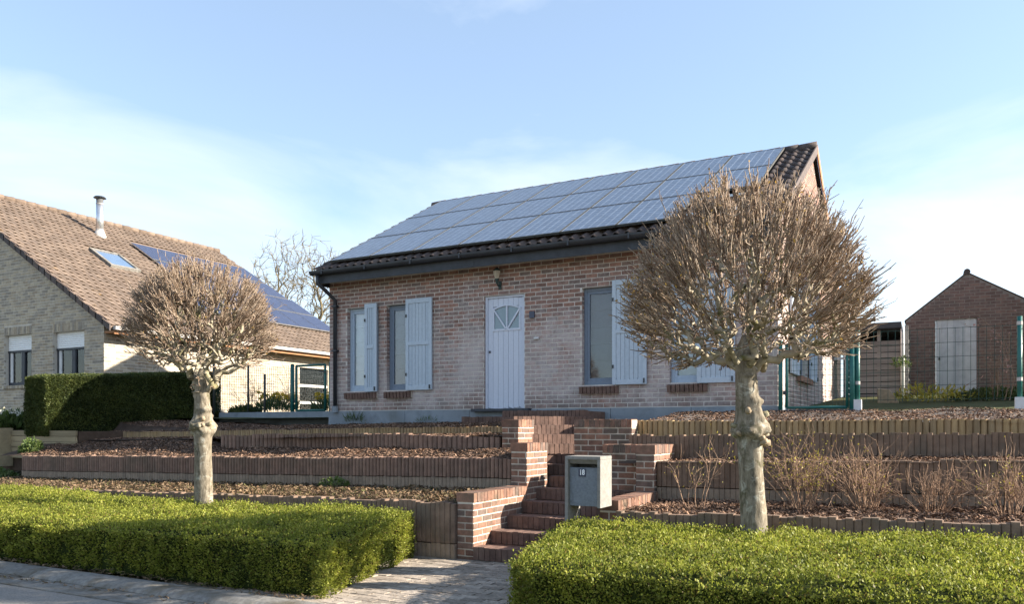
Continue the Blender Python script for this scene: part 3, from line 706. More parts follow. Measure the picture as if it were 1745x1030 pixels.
def brick_block(name, label, x0, x1, y0, y1, z0, z1, cap='y', sides=('f', 'r')):
    t = thing(name, label, 'brick wall', ((x0+x1)/2, y0, z0))
    b = MB(); b.box(x0, x1, y0, y1, z0, z1-.005); co = b.build('core', M['garden_mortar'], t)
    zc = z1-.105; pc = []; nco = max(1, round((zc-z0)/.078)); bhh = (zc-z0)/nco-.0145
    if 'f' in sides: pc += bricks_on((x0, y0, 0), (1,0,0), (0,-1,0), x1-x0, z0, zc, bl=.2, bh=bhh)
    if 'r' in sides: pc += bricks_on((x1, y0, 0), (0,1,0), (1,0,0), y1-y0, z0, zc, bl=.2, bh=bhh)
    if cap == 'y':
        n = max(2, round((y1-y0)/.078)); w = (y1-y0)/n
        pc += [(((x0+x1)/2, y0+(i+.5)*w+(-.008 if i == 0 else 0), z1-.047+RN.uniform(-.003,.003)), RN.uniform(-.01,.01), (x1-x0+.024, w-.009, .108)) for i in range(n)]
    else:
        n = max(2, round((x1-x0)/.078)); w = (x1-x0)/n
        pc += [((x0+(i+.5)*w, (y0+y1)/2, z1-.047+RN.uniform(-.003,.003)), RN.uniform(-.01,.01), (w-.009, y1-y0+.024, .108)) for i in range(n)]
    lay(pc, VB['garden_brick'], 'brick', co, 'far_bricks', 300); return t
brick_block('stair_wall', 'low sunlit brick wall left of the lowest steps beside the path', -4.795, -4.59, 7.76, 9.085, -.02, .755)
brick_block('stair_wall', 'tall square brick pier on the left behind the low sunlit stair wall', -4.805, -4.585, 9.09, 9.70, .2, 1.30)
brick_block('stair_wall', 'uppermost left brick pier at the end of the left log edging', -5.53, -5.27, 10.18, 10.68, .9, 1.615)
brick_block('stair_wall', 'low brick wall right of the steps behind the concrete mailbox', -3.06, -2.868, 7.76, 9.085, -.02, .745)
brick_block('stair_wall', 'brick pier with sunlit side above and behind the mailbox', -3.125, -2.905, 9.09, 9.93, .2, 1.29)
brick_block('stair_wall', 'dark mossy brick wall between mailbox pier and upper steps', -3.73, -3.13, 9.55, 9.78, .4, 1.285, 'x', ('f',))
brick_block('stair_wall', 'upper dark brick wall facing the road at start of right log edging', -4.37, -3.54, 10.12, 10.34, .8, 1.61, 'x', ('f', 'r'))

# ------------------------------------------------------------------ retaining walls of palisade blocks, log edgings
def palisade(name, label, cat, x0, x1, yf, zb, zt, w, key, dep=.09, split=None, key2=None, jz=.006, pname='palisade_block', rows=1):
    t = thing(name, label, cat, ((x0+x1)/2, yf((x0+x1)/2), zb((x0+x1)/2)))
    n = round((x1-x0)/w); w = (x1-x0)/n; b = MB(); pcs = {key: [], key2: []}; gz = 0
    for i in range(n):
        c = x0+(i+.5)*w
        if i % 8 == 0: gz = RN.uniform(-jz, jz)*2; gy = RN.uniform(-.008, .008)
        y = yf(c); a = math.atan2(yf(c+.05)-yf(c-.05), .1); z0 = zb(c)-.12; z1 = zt(c)+gz+RN.uniform(-jz, jz)*.5; ww = w*(1.0 if i % 8 else .93)
        if split:
            zs = z0+.12+(z1-z0-.12)*split
            pcs[key].append(((c, y+dep/2+gy, (zs+.005+z1)/2), a, (ww, dep, z1-zs-.005)))
            pcs[key2].append(((c, y+dep/2+gy*.5+.004, (z0+zs-.003)/2), a, (ww, dep, zs-z0-.003)))
        else: pcs[key].append(((c, y+dep/2+gy, (z0+z1)/2), a, (ww, dep, z1-z0)))
        if i % 4 == 0:
            xe = min(x1, x0+(i+4)*w); ce = (x0+i*w+xe)/2
            b.box(x0+i*w, xe, yf(ce)+dep*.6, yf(ce)+dep*.6+.07, zb(ce)-.2, zt(ce)-.03)
    b.build('backing', M['soil'], t)
    for kk, pl_ in pcs.items():
        if kk and pl_: lay(pl_, VR[kk], pname, t, 'far_blocks', 300)
    return t
palisade('retaining_wall', 'long purple concrete palisade wall left of the steps', 'retaining wall', -15.4, -4.82, lambda x: 9.10,
         lambda x: lerp(x, -15, -5, .53, .70), lambda x: lerp(x, -15, -5, .98, 1.11), .062, 'palisade', split=.36, key2='palisade_base')
palisade('retaining_wall', 'dark block wall between the long hedge and the low stair wall', 'retaining wall', -13.2, -4.80, lambda x: 7.70,
         lambda x: -.02, lambda x: lerp(x, -13, -5, .53, .65), .065, 'palisade_r', split=.30, key2='palisade_base', jz=.003)
palisade('retaining_wall', 'wavy purple palisade edging in the upper left mulch bed', 'retaining wall', -11.2, -5.58, lambda x: 10.18+.10*math.sin((x+5.5)*1.25),
         lambda x: lerp(x, -11, -6, 1.24, 1.18), lambda x: 1.375 + .035*abs(math.sin((x+5.6)*.62)), .085, 'palisade')
palisade('retaining_wall', 'brown palisade wall behind the bare shrubs', 'retaining wall', -2.90, 4.2, lambda x: 9.16,
         lambda x: .66, lambda x: lerp(x, -3, 1, 1.09, 1.19), .062, 'palisade_r', split=.33, key2='palisade_base', jz=.003)
palisade('retaining_wall', 'upper brown palisade wall just under the right log edging', 'retaining wall', -3.52, 4.2, lambda x: 9.93,
         lambda x: 1.14, lambda x: lerp(x, -3, 1, 1.41, 1.45), .062, 'palisade_r', jz=.003)
palisade('retaining_wall', 'lowest dark block wall behind the short hedge at right', 'retaining wall', -2.86, 4.2, lambda x: 7.68,
         lambda x: -.02, lambda x: lerp(x, -3, .6, .64, .72), .07, 'palisade_r', split=.3, key2='palisade_base', jz=.003)
palisade('log_edging', 'thin row of upright logs edging the bed below the left windows', 'log edging', -15.9, -5.56, lambda x: 10.98,
         lambda x: lerp(x, -15, -6, 1.27, 1.39), lambda x: lerp(x, -15, -6, 1.415, 1.53), .062, 'log', .06, jz=.004, pname='log')
palisade('log_edging', 'row of sunlit upright logs edging the bed right of the steps', 'log edging', -3.55, 4.2, lambda x: 10.36,
         lambda x: 1.42, lambda x: 1.60, .072, 'log', .07, jz=.005, pname='log')

# ------------------------------------------------------------------ loose stuff: chips and dead leaves
def scatter(name, label, fn, x0, x1, y0, y1, n, m, s0, s1, curl=.5, lift=.012, avoid=None):
    P = np.stack([rng.uniform(x0, x1, n), rng.uniform(y0, y1, n)], -1)
    Z = np.array([fn(x, y) + .03*noise.noise(Vector((x*3.1, y*3.1, 3))) for x, y in P]) + rng.uniform(0, lift, n)*2
    C = np.column_stack([P, Z]); L = rng.uniform(s0, s1, n); W = L*rng.uniform(.25, .6, n)
    a = rng.uniform(0, 2*np.pi, n); tilt = rng.normal(0, curl, n); roll = rng.normal(0, curl, n)
    t = np.stack([np.cos(a)*np.cos(tilt), np.sin(a)*np.cos(tilt), np.sin(tilt)], -1)
    s = np.stack([-np.sin(a)*np.cos(roll), np.cos(a)*np.cos(roll), np.sin(roll)], -1)
    V = np.stack([C-t*L[:, None]/2-s*W[:, None]/2, C+t*L[:, None]/2-s*W[:, None]/2, C+t*L[:, None]/2+s*W[:, None]/2, C-t*L[:, None]/2+s*W[:, None]/2], 1)
    o = obj(name, np_mesh(name, V.reshape(-1, 3), np.arange(4*n).reshape(-1, 4), m, rng.random(n)))
    return tag(o, label, 'mulch', None, 'stuff')
scatter('dead_leaves', 'dry brown leaves and ivy litter behind the long hedge', LZ['t1'], -15.5, -4.85, 7.8, 9.1, 24000, M['litter'], .02, .055, .6, .03)
scatter('wood_chips', 'bark chips on the bed above the long purple wall', LZ['t2'], -15.6, -4.85, 9.2, 10.15, 22000, M['mulch'], .012, .042, .4)
scatter('wood_chips', 'bark chips on the strip below the left log edging', LZ['t3'], -15.6, -5.6, 10.28, 10.96, 13000, M['mulch'], .012, .042, .4)
scatter('wood_chips', 'bark chips on the bed under the left windows', LZ['t4'], -16, -5.6, 11.06, 12.9, 26000, M['mulch'], .012, .042, .4)
scatter('wood_chips', 'bark chips around the bare shrubs', LZ['r1'], -2.86, 2, 7.8, 9.15, 20000, M['mulch'], .012, .042, .45)
scatter('wood_chips', 'bark chips on the strip above the shrub wall', LZ['r2'], -2.9, 2, 9.25, 9.93, 8000, M['mulch'], .012, .042, .45)
scatter('wood_chips', 'grey and brown chips on the bed above the right logs', LZ['r3'], -3.6, 3, 10.42, 12.95, 18000, M['mulch'], .012, .042, .4)

scatter('gutter_debris', 'brown leaf debris lying in the gutter below the long hedge', lambda x, y: -.004, -12, -4, 4.70, 4.84, 900, M['litter'], .012, .035, .3, .004)
scatter('path_grit', 'fine dry leaf bits and grit strewn over the paved path', lambda x, y: .010, -5.6, -2.6, 5.1, 7.7, 900, M['litter'], .006, .02, .2, .003)
scatter('hedge_debris', 'thin line of dry litter along the kerb under the long hedge', lambda x, y: .05, -12, -4.6, 5.05, 5.25, 1500, M['litter'], .012, .035, .3, .006)

# ------------------------------------------------------------------ foliage
def leaves(C, D, size, m, name, spread=.6, aspect=.55):
    """one diamond leaf at each C, pointing along D with scatter."""
    n = len(C); D = D + rng.normal(0, spread, (n, 3)); D /= np.linalg.norm(D, axis=1)[:, None]
    s = np.cross(D, rng.normal(0, 1, (n, 3))); s /= np.linalg.norm(s, axis=1)[:, None]
    L = (size*rng.uniform(.7, 1.35, n))[:, None]; W = L*aspect
    nn = np.cross(D, s)
    V = np.stack([C, C+D*L*.5+s*W*.5+nn*L*.06, C+D*L, C+D*L*.5-s*W*.5+nn*L*.06], 1).reshape(-1, 3)
    return np_mesh(name, V, np.arange(4*n).reshape(-1, 4), m, np.clip(rng.normal(.5, .24, n), 0, 1))

def hedge(name, label, poly, hfun, zb, dens, size, lm, cm, rnd=.10, rough=.055, sides=None, clump=1.0):
    """clipped hedge over a convex footprint poly (ccw), height hfun(x, y)."""
    c = np.mean(np.array(poly), 0); t = thing(name, label, 'hedge', (c[0], c[1], zb))
    P = np.array(poly, float); n = len(P); E = np.roll(P, -1, 0)-P; Ln = np.linalg.norm(E, axis=1); T = E/Ln[:, None]; NO = np.stack([T[:, 1], -T[:, 0]], -1)
    def dist(q): return np.min(np.stack([-(q-P[i]) @ NO[i] for i in range(n)], 0), 0)
    area = .5*abs(np.sum(P[:, 0]*np.roll(P[:, 1], -1)-np.roll(P[:, 0], -1)*P[:, 1])); pts = []; nrm = []
    lo = P.min(0); hi = P.max(0); k = int(dens*np.prod(hi-lo)); q = rng.uniform(lo, hi, (k, 2)); d = dist(q); q = q[d > 0]; d = d[d > 0]
    z = np.array([hfun(a, b) for a, b in q]); e = np.clip(1-d/rnd, 0, 1); z = z - rnd*(1-np.sqrt(np.clip(1-e*e, 0, 1)))
    z += np.array([rough*clump*noise.noise(Vector((a*2.1, b*2.1, 1.7))) + rough*.9*noise.noise(Vector((a*9, b*9, 4.1))) for a, b in q])
    pts.append(np.column_stack([q, z])); nrm.append(np.tile([0, 0, 1.], (len(q), 1)))
    for i in range(n):
        if sides and i not in sides: continue
        k = int(dens*1.7*Ln[i]*(hfun(*P[i])-zb)); s = rng.uniform(0, Ln[i], k); u = rng.uniform(0, 1, k)
        q = P[i]+T[i]*s[:, None]; h = np.array([hfun(a, b) for a, b in q]); z = zb+(h-zb-.03)*u
        off = np.array([rough*1.2*clump*noise.noise(Vector((a*2.3, b*2.3, c_*2.3))) + rough*noise.noise(Vector((a*9, b*9, c_*9))) for (a, b), c_ in zip(q, z)]) - .05*np.clip(1-u*4, 0, 1)
        q = q + NO[i]*off[:, None]
        pts.append(np.column_stack([q, z])); nrm.append(np.tile([NO[i][0], NO[i][1], .55], (k, 1)))
    C = np.concatenate(pts); D = np.concatenate(nrm); C = C - D*(rng.random(len(C))**1.5)[:, None]*.05; up_ = rng.random(len(C)) < .14; C[up_] += D[up_]*rng.uniform(.01, .055, (up_.sum(), 1))*(zb < 1)
    fo = obj('foliage', leaves(C, D, size, lm, 'foliage', .75), t)
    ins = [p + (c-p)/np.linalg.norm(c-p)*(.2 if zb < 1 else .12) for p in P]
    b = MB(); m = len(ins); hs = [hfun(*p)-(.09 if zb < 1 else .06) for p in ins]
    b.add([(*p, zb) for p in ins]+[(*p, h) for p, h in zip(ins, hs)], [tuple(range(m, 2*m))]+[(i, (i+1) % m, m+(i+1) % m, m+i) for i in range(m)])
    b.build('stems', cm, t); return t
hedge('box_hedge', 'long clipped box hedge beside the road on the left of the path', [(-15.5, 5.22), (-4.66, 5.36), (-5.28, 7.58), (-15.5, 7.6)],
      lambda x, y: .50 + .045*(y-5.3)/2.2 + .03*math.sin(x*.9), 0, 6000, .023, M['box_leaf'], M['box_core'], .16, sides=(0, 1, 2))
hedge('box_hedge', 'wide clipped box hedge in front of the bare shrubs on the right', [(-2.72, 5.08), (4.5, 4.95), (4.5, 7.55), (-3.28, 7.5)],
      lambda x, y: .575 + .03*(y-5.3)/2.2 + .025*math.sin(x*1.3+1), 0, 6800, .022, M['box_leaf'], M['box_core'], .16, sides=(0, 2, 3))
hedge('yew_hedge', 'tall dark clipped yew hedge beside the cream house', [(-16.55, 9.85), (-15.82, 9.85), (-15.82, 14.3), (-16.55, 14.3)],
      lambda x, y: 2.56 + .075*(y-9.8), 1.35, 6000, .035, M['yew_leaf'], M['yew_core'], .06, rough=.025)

# ------------------------------------------------------------------ trees
def segs(p0, p1, r0, r1, m, name, n=4, rv=None):
    t = p1-p0; t = t/np.maximum(np.linalg.norm(t, axis=1), 1e-6)[:, None]
    ref = np.where(np.abs(t[:, 2:3]) > .9, np.array([[1., 0, 0]]), np.array([[0, 0, 1.]]))
    s = np.cross(t, ref); s /= np.linalg.norm(s, axis=1)[:, None]; u = np.cross(t, s); rings = []
    for p, r in ((p0, r0), (p1, r1)):
        rings.append(np.stack([p+(s*math.cos(a)+u*math.sin(a))*r[:, None] for a in (2*math.pi*k/n for k in range(n))], 1))
    V = np.concatenate(rings, 1).reshape(-1, 3); b = np.arange(len(p0))[:, None]*2*n
    F = np.concatenate([np.concatenate([b+k, b+(k+1) % n, b+n+(k+1) % n, b+n+k], 1)[:, None] for k in range(n)], 1).reshape(-1, 4)
    rv = rng.random(len(p0)) if rv is None else rv
    return np_mesh(name, V, F, m, np.repeat(rv, n), True)

def grow(root, pts, bf=.35, up=None):
    """balanced spanning tree from root through pts; returns nodes, parents."""
    order = np.argsort(np.linalg.norm(pts-root, axis=1)); nodes = [root]; par = [-1]; plen = [0.]
    A = np.zeros((len(pts)+1, 3)); A[0] = root; PL = np.zeros(len(pts)+1); m = 1
    for i in order:
        d = np.linalg.norm(A[:m]-pts[i], axis=1); j = int(np.argmin(d + bf*PL[:m])); A[m] = pts[i]; PL[m] = PL[j]+d[j]; par.append(j); m += 1
    return A, np.array(par)

def pipe(A, par, tip, ex=2.3, cap=None):
    r = np.zeros(len(A)); ch = np.zeros(len(A), int)
    for i in range(len(A)-1, 0, -1):
        if r[i] == 0: r[i] = tip**ex
        r[par[i]] += r[i]
    r = r**(1/ex); return np.minimum(r, cap) if cap else r

def trunk_mesh(name, path, rad, knots, m, seed):
    """path: list of points; rad: list; knots: (t, angle, size, sharp)"""
    n, k = 40, 130; V = []; path = [Vector(p) for p in path]; L = len(path)-1
    for i in range(k+1):
        t = i/k; f = t*L; j = min(int(f), L-1); p = path[j].lerp(path[j+1], f-j); r = rad[j]+(rad[j+1]-rad[j])*(f-j)
        for a in range(n):
            th = 2*math.pi*a/n; rr = r*(1+.05*math.sin(3*th+seed)+.07*noise.noise(Vector((math.cos(th)*1.5, math.sin(th)*1.5, t*9+seed)))+.035*noise.noise(Vector((math.cos(th)*5, math.sin(th)*5, t*34+seed))))
            for kt, ka, ks, sh in knots:
                da = (th-ka+math.pi) % (2*math.pi)-math.pi
                rr += ks*math.exp(-((t-kt)/sh)**2-(da*r/.07)**2)*(1+.6*noise.noise(Vector((th*3, t*40, seed))))
            V.append((p.x+math.cos(th)*rr, p.y+math.sin(th)*rr, p.z))
    F = [(i*n+a, i*n+(a+1) % n, (i+1)*n+(a+1) % n, (i+1)*n+a) for i in range(k) for a in range(n)]
    return np_mesh(name, np.array(V), np.array(F), m, None, True)

def pollard(label, x, y, z0, zf, rx, ztop, cz, dn_, seed, trunk_r, lean, nn, ns, side_buds):
    global rng
    rng = np.random.default_rng(seed); t = thing('pollard_tree', label, 'tree', (x, y, 0), None)
    ka = -math.pi*.65
    kr = random.Random(seed); kn = [(kr.gauss(.505, .022), kr.uniform(0, 6.28), kr.uniform(.016, .036), kr.uniform(.010, .024)) for _ in range(24)] + [(kr.uniform(.58, .78), kr.uniform(0, 6.28), kr.uniform(.015, .04), .012) for _ in range(6)]
    p = [(x, y, -.02), (x+lean*.2, y, z0), (x+lean*.5, y, 1.1), (x+lean*.7, y, 1.5), (x+lean, y, 1.95), (x+lean, y, zf), (x+lean, y, zf+.16)]
    obj('trunk', trunk_mesh('trunk', p, [trunk_r*1.45, trunk_r*1.10, trunk_r*.98, trunk_r*1.08, trunk_r*.84, trunk_r*.92, .035], kn, M['bark'], seed), t)
    for i in range(9):                                    # sawn stubs on the pollard knuckle
        a = ka+RN.uniform(-.8, 2.6); zz = 1.45+RN.uniform(-.12, .16); d = Vector((math.cos(a), math.sin(a), RN.uniform(-.1, .5))).normalized()
        c = Vector((x+lean*.7, y, zz)); b = MB(); rr = RN.uniform(.018, .032)
        b.tube([c+d*trunk_r*.9, c+d*(trunk_r+RN.uniform(.05, .085))], [rr*1.3, rr], 8); b.build('cut_stub', M['limb'] if i % 2 else M['cut'], t, True)
    root = np.array([x+lean, y, zf-.16]); ctr = np.array([x+lean, y, cz])
    def axes(dz): return np.stack([np.full(len(dz), rx), np.full(len(dz), rx), np.where(dz > 0, ztop-cz, dn_)], -1)
    def cloud(k, lo, hi, smin):
        ph = rng.uniform(0, 2*np.pi, k); se = rng.uniform(smin, 1, k); ce = np.sqrt(1-se*se); rho = rng.uniform(lo, hi, k)
        d = np.stack([ce*np.cos(ph), ce*np.sin(ph), se], -1); return ctr + d*rho[:, None]*axes(d[:, 2])
    hub = np.array([[x+lean+rr_*math.cos(a), y+rr_*math.sin(a), zf-.08+.11*(i % 4)+.1*rr_] for i, a in enumerate(np.linspace(0, 12.2, 22)) for rr_ in (.17,)])
    P = np.concatenate([cloud(int(nn*.10), .25, .5, -.6), cloud(int(nn*.28), .45, .7, -.75), cloud(int(nn*.62), .64, .88, -.85)])
    A, par = grow(root, np.concatenate([hub, P]), .28); r = pipe(A, par, .0052, 2.1, .036)
    p0, p1, r0, r1 = [], [], [], []
    for i in range(1, len(A)):
        a, b = A[par[i]], A[i]; ln = np.linalg.norm(b-a); m1 = a+(b-a)*.35+rng.normal(0, .09, 3)*ln+np.array([0, 0, -.08*ln]); m2 = a+(b-a)*.7+rng.normal(0, .08, 3)*ln+np.array([0, 0, -.05*ln])
        ra = min(r[par[i]], r[i]*1.4); rs_ = [ra, ra*.66+r[i]*.34, ra*.33+r[i]*.67, r[i]*1.04]; ps = [a, m1, m2, b]
        for q in range(3): p0.append(ps[q]); p1.append(ps[q+1]); r0.append(rs_[q]); r1.append(rs_[q+1])
    p0, p1, r0, r1 = map(np.array, (p0, p1, r0, r1)); ov = (p1-p0)*.06
    thick = r0 > .0085
    obj('branches', segs(p0[thick]-ov[thick], p1[thick]+ov[thick], r0[thick], r1[thick], M['limb'], 'branches', 6), t)
    th = ~thick; q0, q1, s0, s1 = [p0[th]], [p1[th]], [r0[th]], [r1[th]]
    # shoots: from the shell nodes to the clipped surface of the dome
    rel = (A-ctr)/axes(A[:, 2]-cz); rad = np.linalg.norm(rel, axis=1); cand = np.where((rad > .55) & ((A[:, 2] > cz-.12) | (rad > .78)))[0]
    wgt = np.where(A[cand, 2] > cz, 1., .35); sel = rng.choice(cand, ns, p=wgt/wgt.sum()); a = A[sel]
    o = rel[sel]/rad[sel][:, None]; d = o*.9+np.array([0, 0, .62])+rng.normal(0, .13, (ns, 3)); d /= np.linalg.norm(d, axis=1)[:, None]
    ax = axes(a[:, 2]-cz); sa = (a-ctr)/ax; sd = d/ax; R_ = rng.uniform(.78, 1.0, ns)+.045*np.sin(5*np.arctan2(sa[:, 1], sa[:, 0])+seed)+np.where(rng.random(ns) < .035, rng.uniform(.05, .2, ns), 0)
    qa = (sd*sd).sum(1); qb = 2*(sa*sd).sum(1); qc = (sa*sa).sum(1)-R_*R_; L = (-qb+np.sqrt(np.maximum(qb*qb-4*qa*qc, 0)))/(2*qa); L = np.clip(L, .05, .40)[:, None]
    m1 = a+d*L*.4+rng.normal(0, .009, (ns, 3)); m2 = a+d*L*.72+rng.normal(0, .011, (ns, 3)); e = a+d*L+rng.normal(0, .012, (ns, 3)); rr = rng.uniform(.0030, .0060, ns)
    q0 += [a, m1, m2]; q1 += [m1, m2, e]; s0 += [rr*1.1, rr*.95, rr*.8]; s1 += [rr*.95, rr*.8, rr*.5]
    k2 = int(ns*.9); w_ = rng.integers(0, ns, k2); f = rng.uniform(0, 1, k2)[:, None]; a2 = m1[w_]*(1-f)+e[w_]*f; d3 = d[w_]+rng.normal(0, .5, (k2, 3)); d3 /= np.linalg.norm(d3, axis=1)[:, None]
    q0.append(a2); q1.append(a2+d3*rng.uniform(.02, .075, k2)[:, None]); s0.append(np.full(k2, .0036)); s1.append(np.full(k2, .0022))
    obj('crown', segs(np.concatenate(q0), np.concatenate(q1), np.concatenate(s0), np.concatenate(s1), M['twig'], 'crown', 4), t)
    if side_buds:
        c = e[rng.choice(ns, side_buds)]; w2 = (c[:, 0]-x) < -.25
        c = np.concatenate([c[w2 & (c[:, 2] < 2.9)], c[:side_buds//6]])
        obj('buds', leaves(c, np.tile([0, 0, 1.], (len(c), 1)), .028, M['ochre'], 'buds', 1, .5), t)['kind'] = 'stuff'
pollard('bare pollarded tree with wide ball crown in front of the red house', -1.40, 7.35, .62, 2.18, 1.19, 3.80, 2.45, .50, 5, .108, -.09, 1600, 5200, 2400)
pollard('bare pollarded tree with round crown in front of the cream house', -8.42, 7.35, .58, 2.12, 1.03, 3.76, 2.66, .50, 8, .106, -.04, 1400, 4800, 900)

def bare_tree(label, x, y, z0, h, rx, seed, trunk_r):
    global rng
    rng = np.random.default_rng(seed); t = thing('bare_tree', label, 'tree', (x, y, z0)); k = 750
    v = rng.normal(0, 1, (k, 3)); v /= np.linalg.norm(v, axis=1)[:, None]; v *= rng.uniform(.15, 1, k)[:, None]**.5
    P = np.array([x, y, z0+h*.62]) + v*np.array([rx, rx, h*.40])
    A, par = grow(np.array([x, y, z0]), P, .55); r = pipe(A, par, .012, 2.1, trunk_r)
    p0, p1, r0, r1 = [], [], [], []
    for i in range(1, len(A)):
        a, b = A[par[i]], A[i]; mid = (a+b)/2+rng.normal(0, .09, 3)*np.linalg.norm(b-a); ra = min(r[par[i]], r[i]*1.3)
        p0 += [a, mid]; p1 += [mid, b]; r0 += [ra, (ra+r[i])/2]; r1 += [(ra+r[i])/2, r[i]]
    p0, p1, r0, r1 = map(np.array, (p0, p1, r0, r1)); big = r0 > .05
    obj('trunk', segs(p0[big], p1[big], r0[big], r1[big], M['far_bark'], 'trunk', 7), t)
    sel = rng.integers(len(A)//3, len(A), 1500); d = rng.normal(0, 1, (1500, 3))+np.array([0, 0, .6]); d /= np.linalg.norm(d, axis=1)[:, None]
    e = A[sel]+d*rng.uniform(.2, .6, 1500)[:, None]
    obj('crown', segs(np.concatenate([p0[~big], A[sel]]), np.concatenate([p1[~big], e]), np.concatenate([r0[~big], np.full(1500, .011)]), np.concatenate([r1[~big], np.full(1500, .006)]), M['far_bark'], 'crown', 3), t)
bare_tree('leafless tree behind the cream house roof, its left one', -29.2, 31.5, 2, 9.4, 3.0, 21, .2)
bare_tree('leafless tree between the two houses beside the dark gutter', -23.6, 31.5, 2, 8.6, 2.5, 25, .2)

# ------------------------------------------------------------------ mailbox
mb = thing('mailbox', 'grey concrete mailbox with navy number plate 18 beside the steps', 'mailbox', (-3.12, 7.4, 0))
mx0, mx1, my0, my1, mz0, mz1 = -3.30, -2.915, 7.40, 7.72, .70, 1.215; t_ = .035
b = MB(); b.box(mx0, mx0+t_, my0, my1, 0, mz1-t_); b.box(mx1-t_, mx1, my0, my1, mz0, mz1-t_); b.box(mx0, mx1, my0, my1, mz1-t_, mz1)
b.box(mx0+t_, mx1-t_, my1-.03, my1-.002, mz0+.01, mz1-t_); b.box(mx0+t_, mx1-t_, my0+.05, my1-.03, mz0+.012, mz0+.03)
b.build('housing', M['mail_concrete'], mb, bevel=.005)
b = MB(); b.box(mx0+t_+.002, mx1-t_-.002, my0+.04, my0+.055, mz0+.012, mz1-.115); pn = b.build('door_panel', M['mail_panel'], mb, bevel=.003)
b = MB(); b.prism([(my0+.05, mz1-.036), (my0+.02, mz1-.036), (my0+.055, mz1-.078)], 0, mx0+t_+.002, mx1-t_-.002); b.build('letter_flap', M['mail_concrete'], mb)
px = -3.125; b = MB(); b.box(px-.04, px+.04, my0+.034, my0+.0395, 1.01, 1.09); npl = b.build('number_plate', M['plate'], pn, bevel=.003)
fc = bpy.data.curves.new('house_number', 'FONT'); fc.body = '18'; fc.size = .075; fc.align_x = 'CENTER'; fc.align_y = 'CENTER'; fc.extrude = .0008; fc.offset = .002
fc.materials.append(M['white']); fo = bpy.data.objects.new('house_number', fc); COL.link(fo); nm = bpy.data.meshes.new_from_object(fo.evaluated_get(bpy.context.evaluated_depsgraph_get())); bpy.data.objects.remove(fo)
fo = obj('house_number', nm, pn, (px, my0+.0325, 1.050), (math.pi/2, 0, 0), (.8, 1, 1))

# ------------------------------------------------------------------ neighbour house
LX, LY = -18.38, 12.92; RX_, RZ_ = -25.5, 8.62; LT = .6058
nh = thing('neighbour_house', 'cream brick house with brown tiled roof and steel flue on the left', 'house', (-25.5, 18, 1.4))
LO = [(-22.63, -21.38, 2.66, 4.04), (-20.46, -19.15, 2.62, 4.01)]
core = MB(); wall_core(core, 0, LY, LY+.3, -32.6, LX, 1.0, 4.12, LO); core.prism([(-32.6, 4.12), (LX, 4.12), (RX_, 4.12+LT*(LX-RX_)-.02)], 1, LY, LY+.3)
gw = core.build('gable_wall', M['cream_mortar'], nh)
def ltop(z):
    if z < 4.12: return [(0, 7.3)]
    h = LX - (z-4.12)/LT; return [(0, h+25.68)] if h > -25.6 else []
pc = bricks_on((-25.68, LY, 0), (1,0,0), (0,-1,0), 7.3, 1.5, 8.2, [(a+25.68, b+25.68, c, d+.22) for a, b, c, d in LO], ltop)
lay(pc, VB['cream_brick'], 'brick', gw, 'far_bricks', 300)
for a, b_, c, d in LO:
    li = MB(); li.box(a-.02, b_+.02, LY-.002, LY+.2, d+.005, d+.22); lo_ = li.build('lintel', M['cream_mortar'], nh)
    n = int((b_-a)/.08)
    for i in range(n): obj('brick', RN.choice(VB['cream_brick']), lo_, (a+(i+.5)*(b_-a)/n, LY+.02, d+.112), 0, (.066, .06, .205))
    w = MB(); y0 = LY+.12; zs = d-.42
    w.box(a, b_, y0-.02, y0+.06, zs-.05, zs); w.box(a, a+.06, y0, y0+.06, c, zs-.05); w.box(b_-.06, b_, y0, y0+.06, c, zs-.05); w.box(a+.06, b_-.06, y0, y0+.06, c, c+.09)
    xm = (a+b_)/2+.05; w.box(xm-.07, xm+.07, y0-.01, y0+.06, c+.09, zs-.05)
    wo = w.build('window', M['fascia'], nh)
    s = MB(); s.box(a+.06, a+.16, y0+.012, y0+.05, c+.09, zs-.05); s.box(b_-.12, b_-.06, y0+.012, y0+.05, c+.09, zs-.05); s.build('sash', M['off_white'], wo)
    p = MB(); p.box(a+.06, b_-.06, y0+.03, y0+.036, c+.09, zs-.05); p.build('pane', M['glass'], wo)
    p = MB(); p.box(a+.02, b_-.02, y0+.14, y0+.15, c, zs); p.build('curtain', M['blind'], wo)
    rs = MB()
    for i in range(8): rs.prism([(y0+.0, zs+i*.0525), (y0-.012, zs+.026+i*.0525), (y0, zs+.0515+i*.0525), (y0+.02, zs+.0515+i*.0525), (y0+.02, zs+i*.0525)], 0, a+.01, b_-.01)
    rs.build('roller_shutter', M['white'], wo)
    si = MB(); si.box(a-.04, b_+.04, LY-.04, LY+.11, c-.09, c-.005); so = si.build('sill', M['cream_mortar'], nh)
    for i in range(n): obj('brick', RN.choice(VB['cream_brick']), so, (a+(i+.5)*(b_-a)/n, LY+.0, c-.045), 0, (.066, .10, .085))
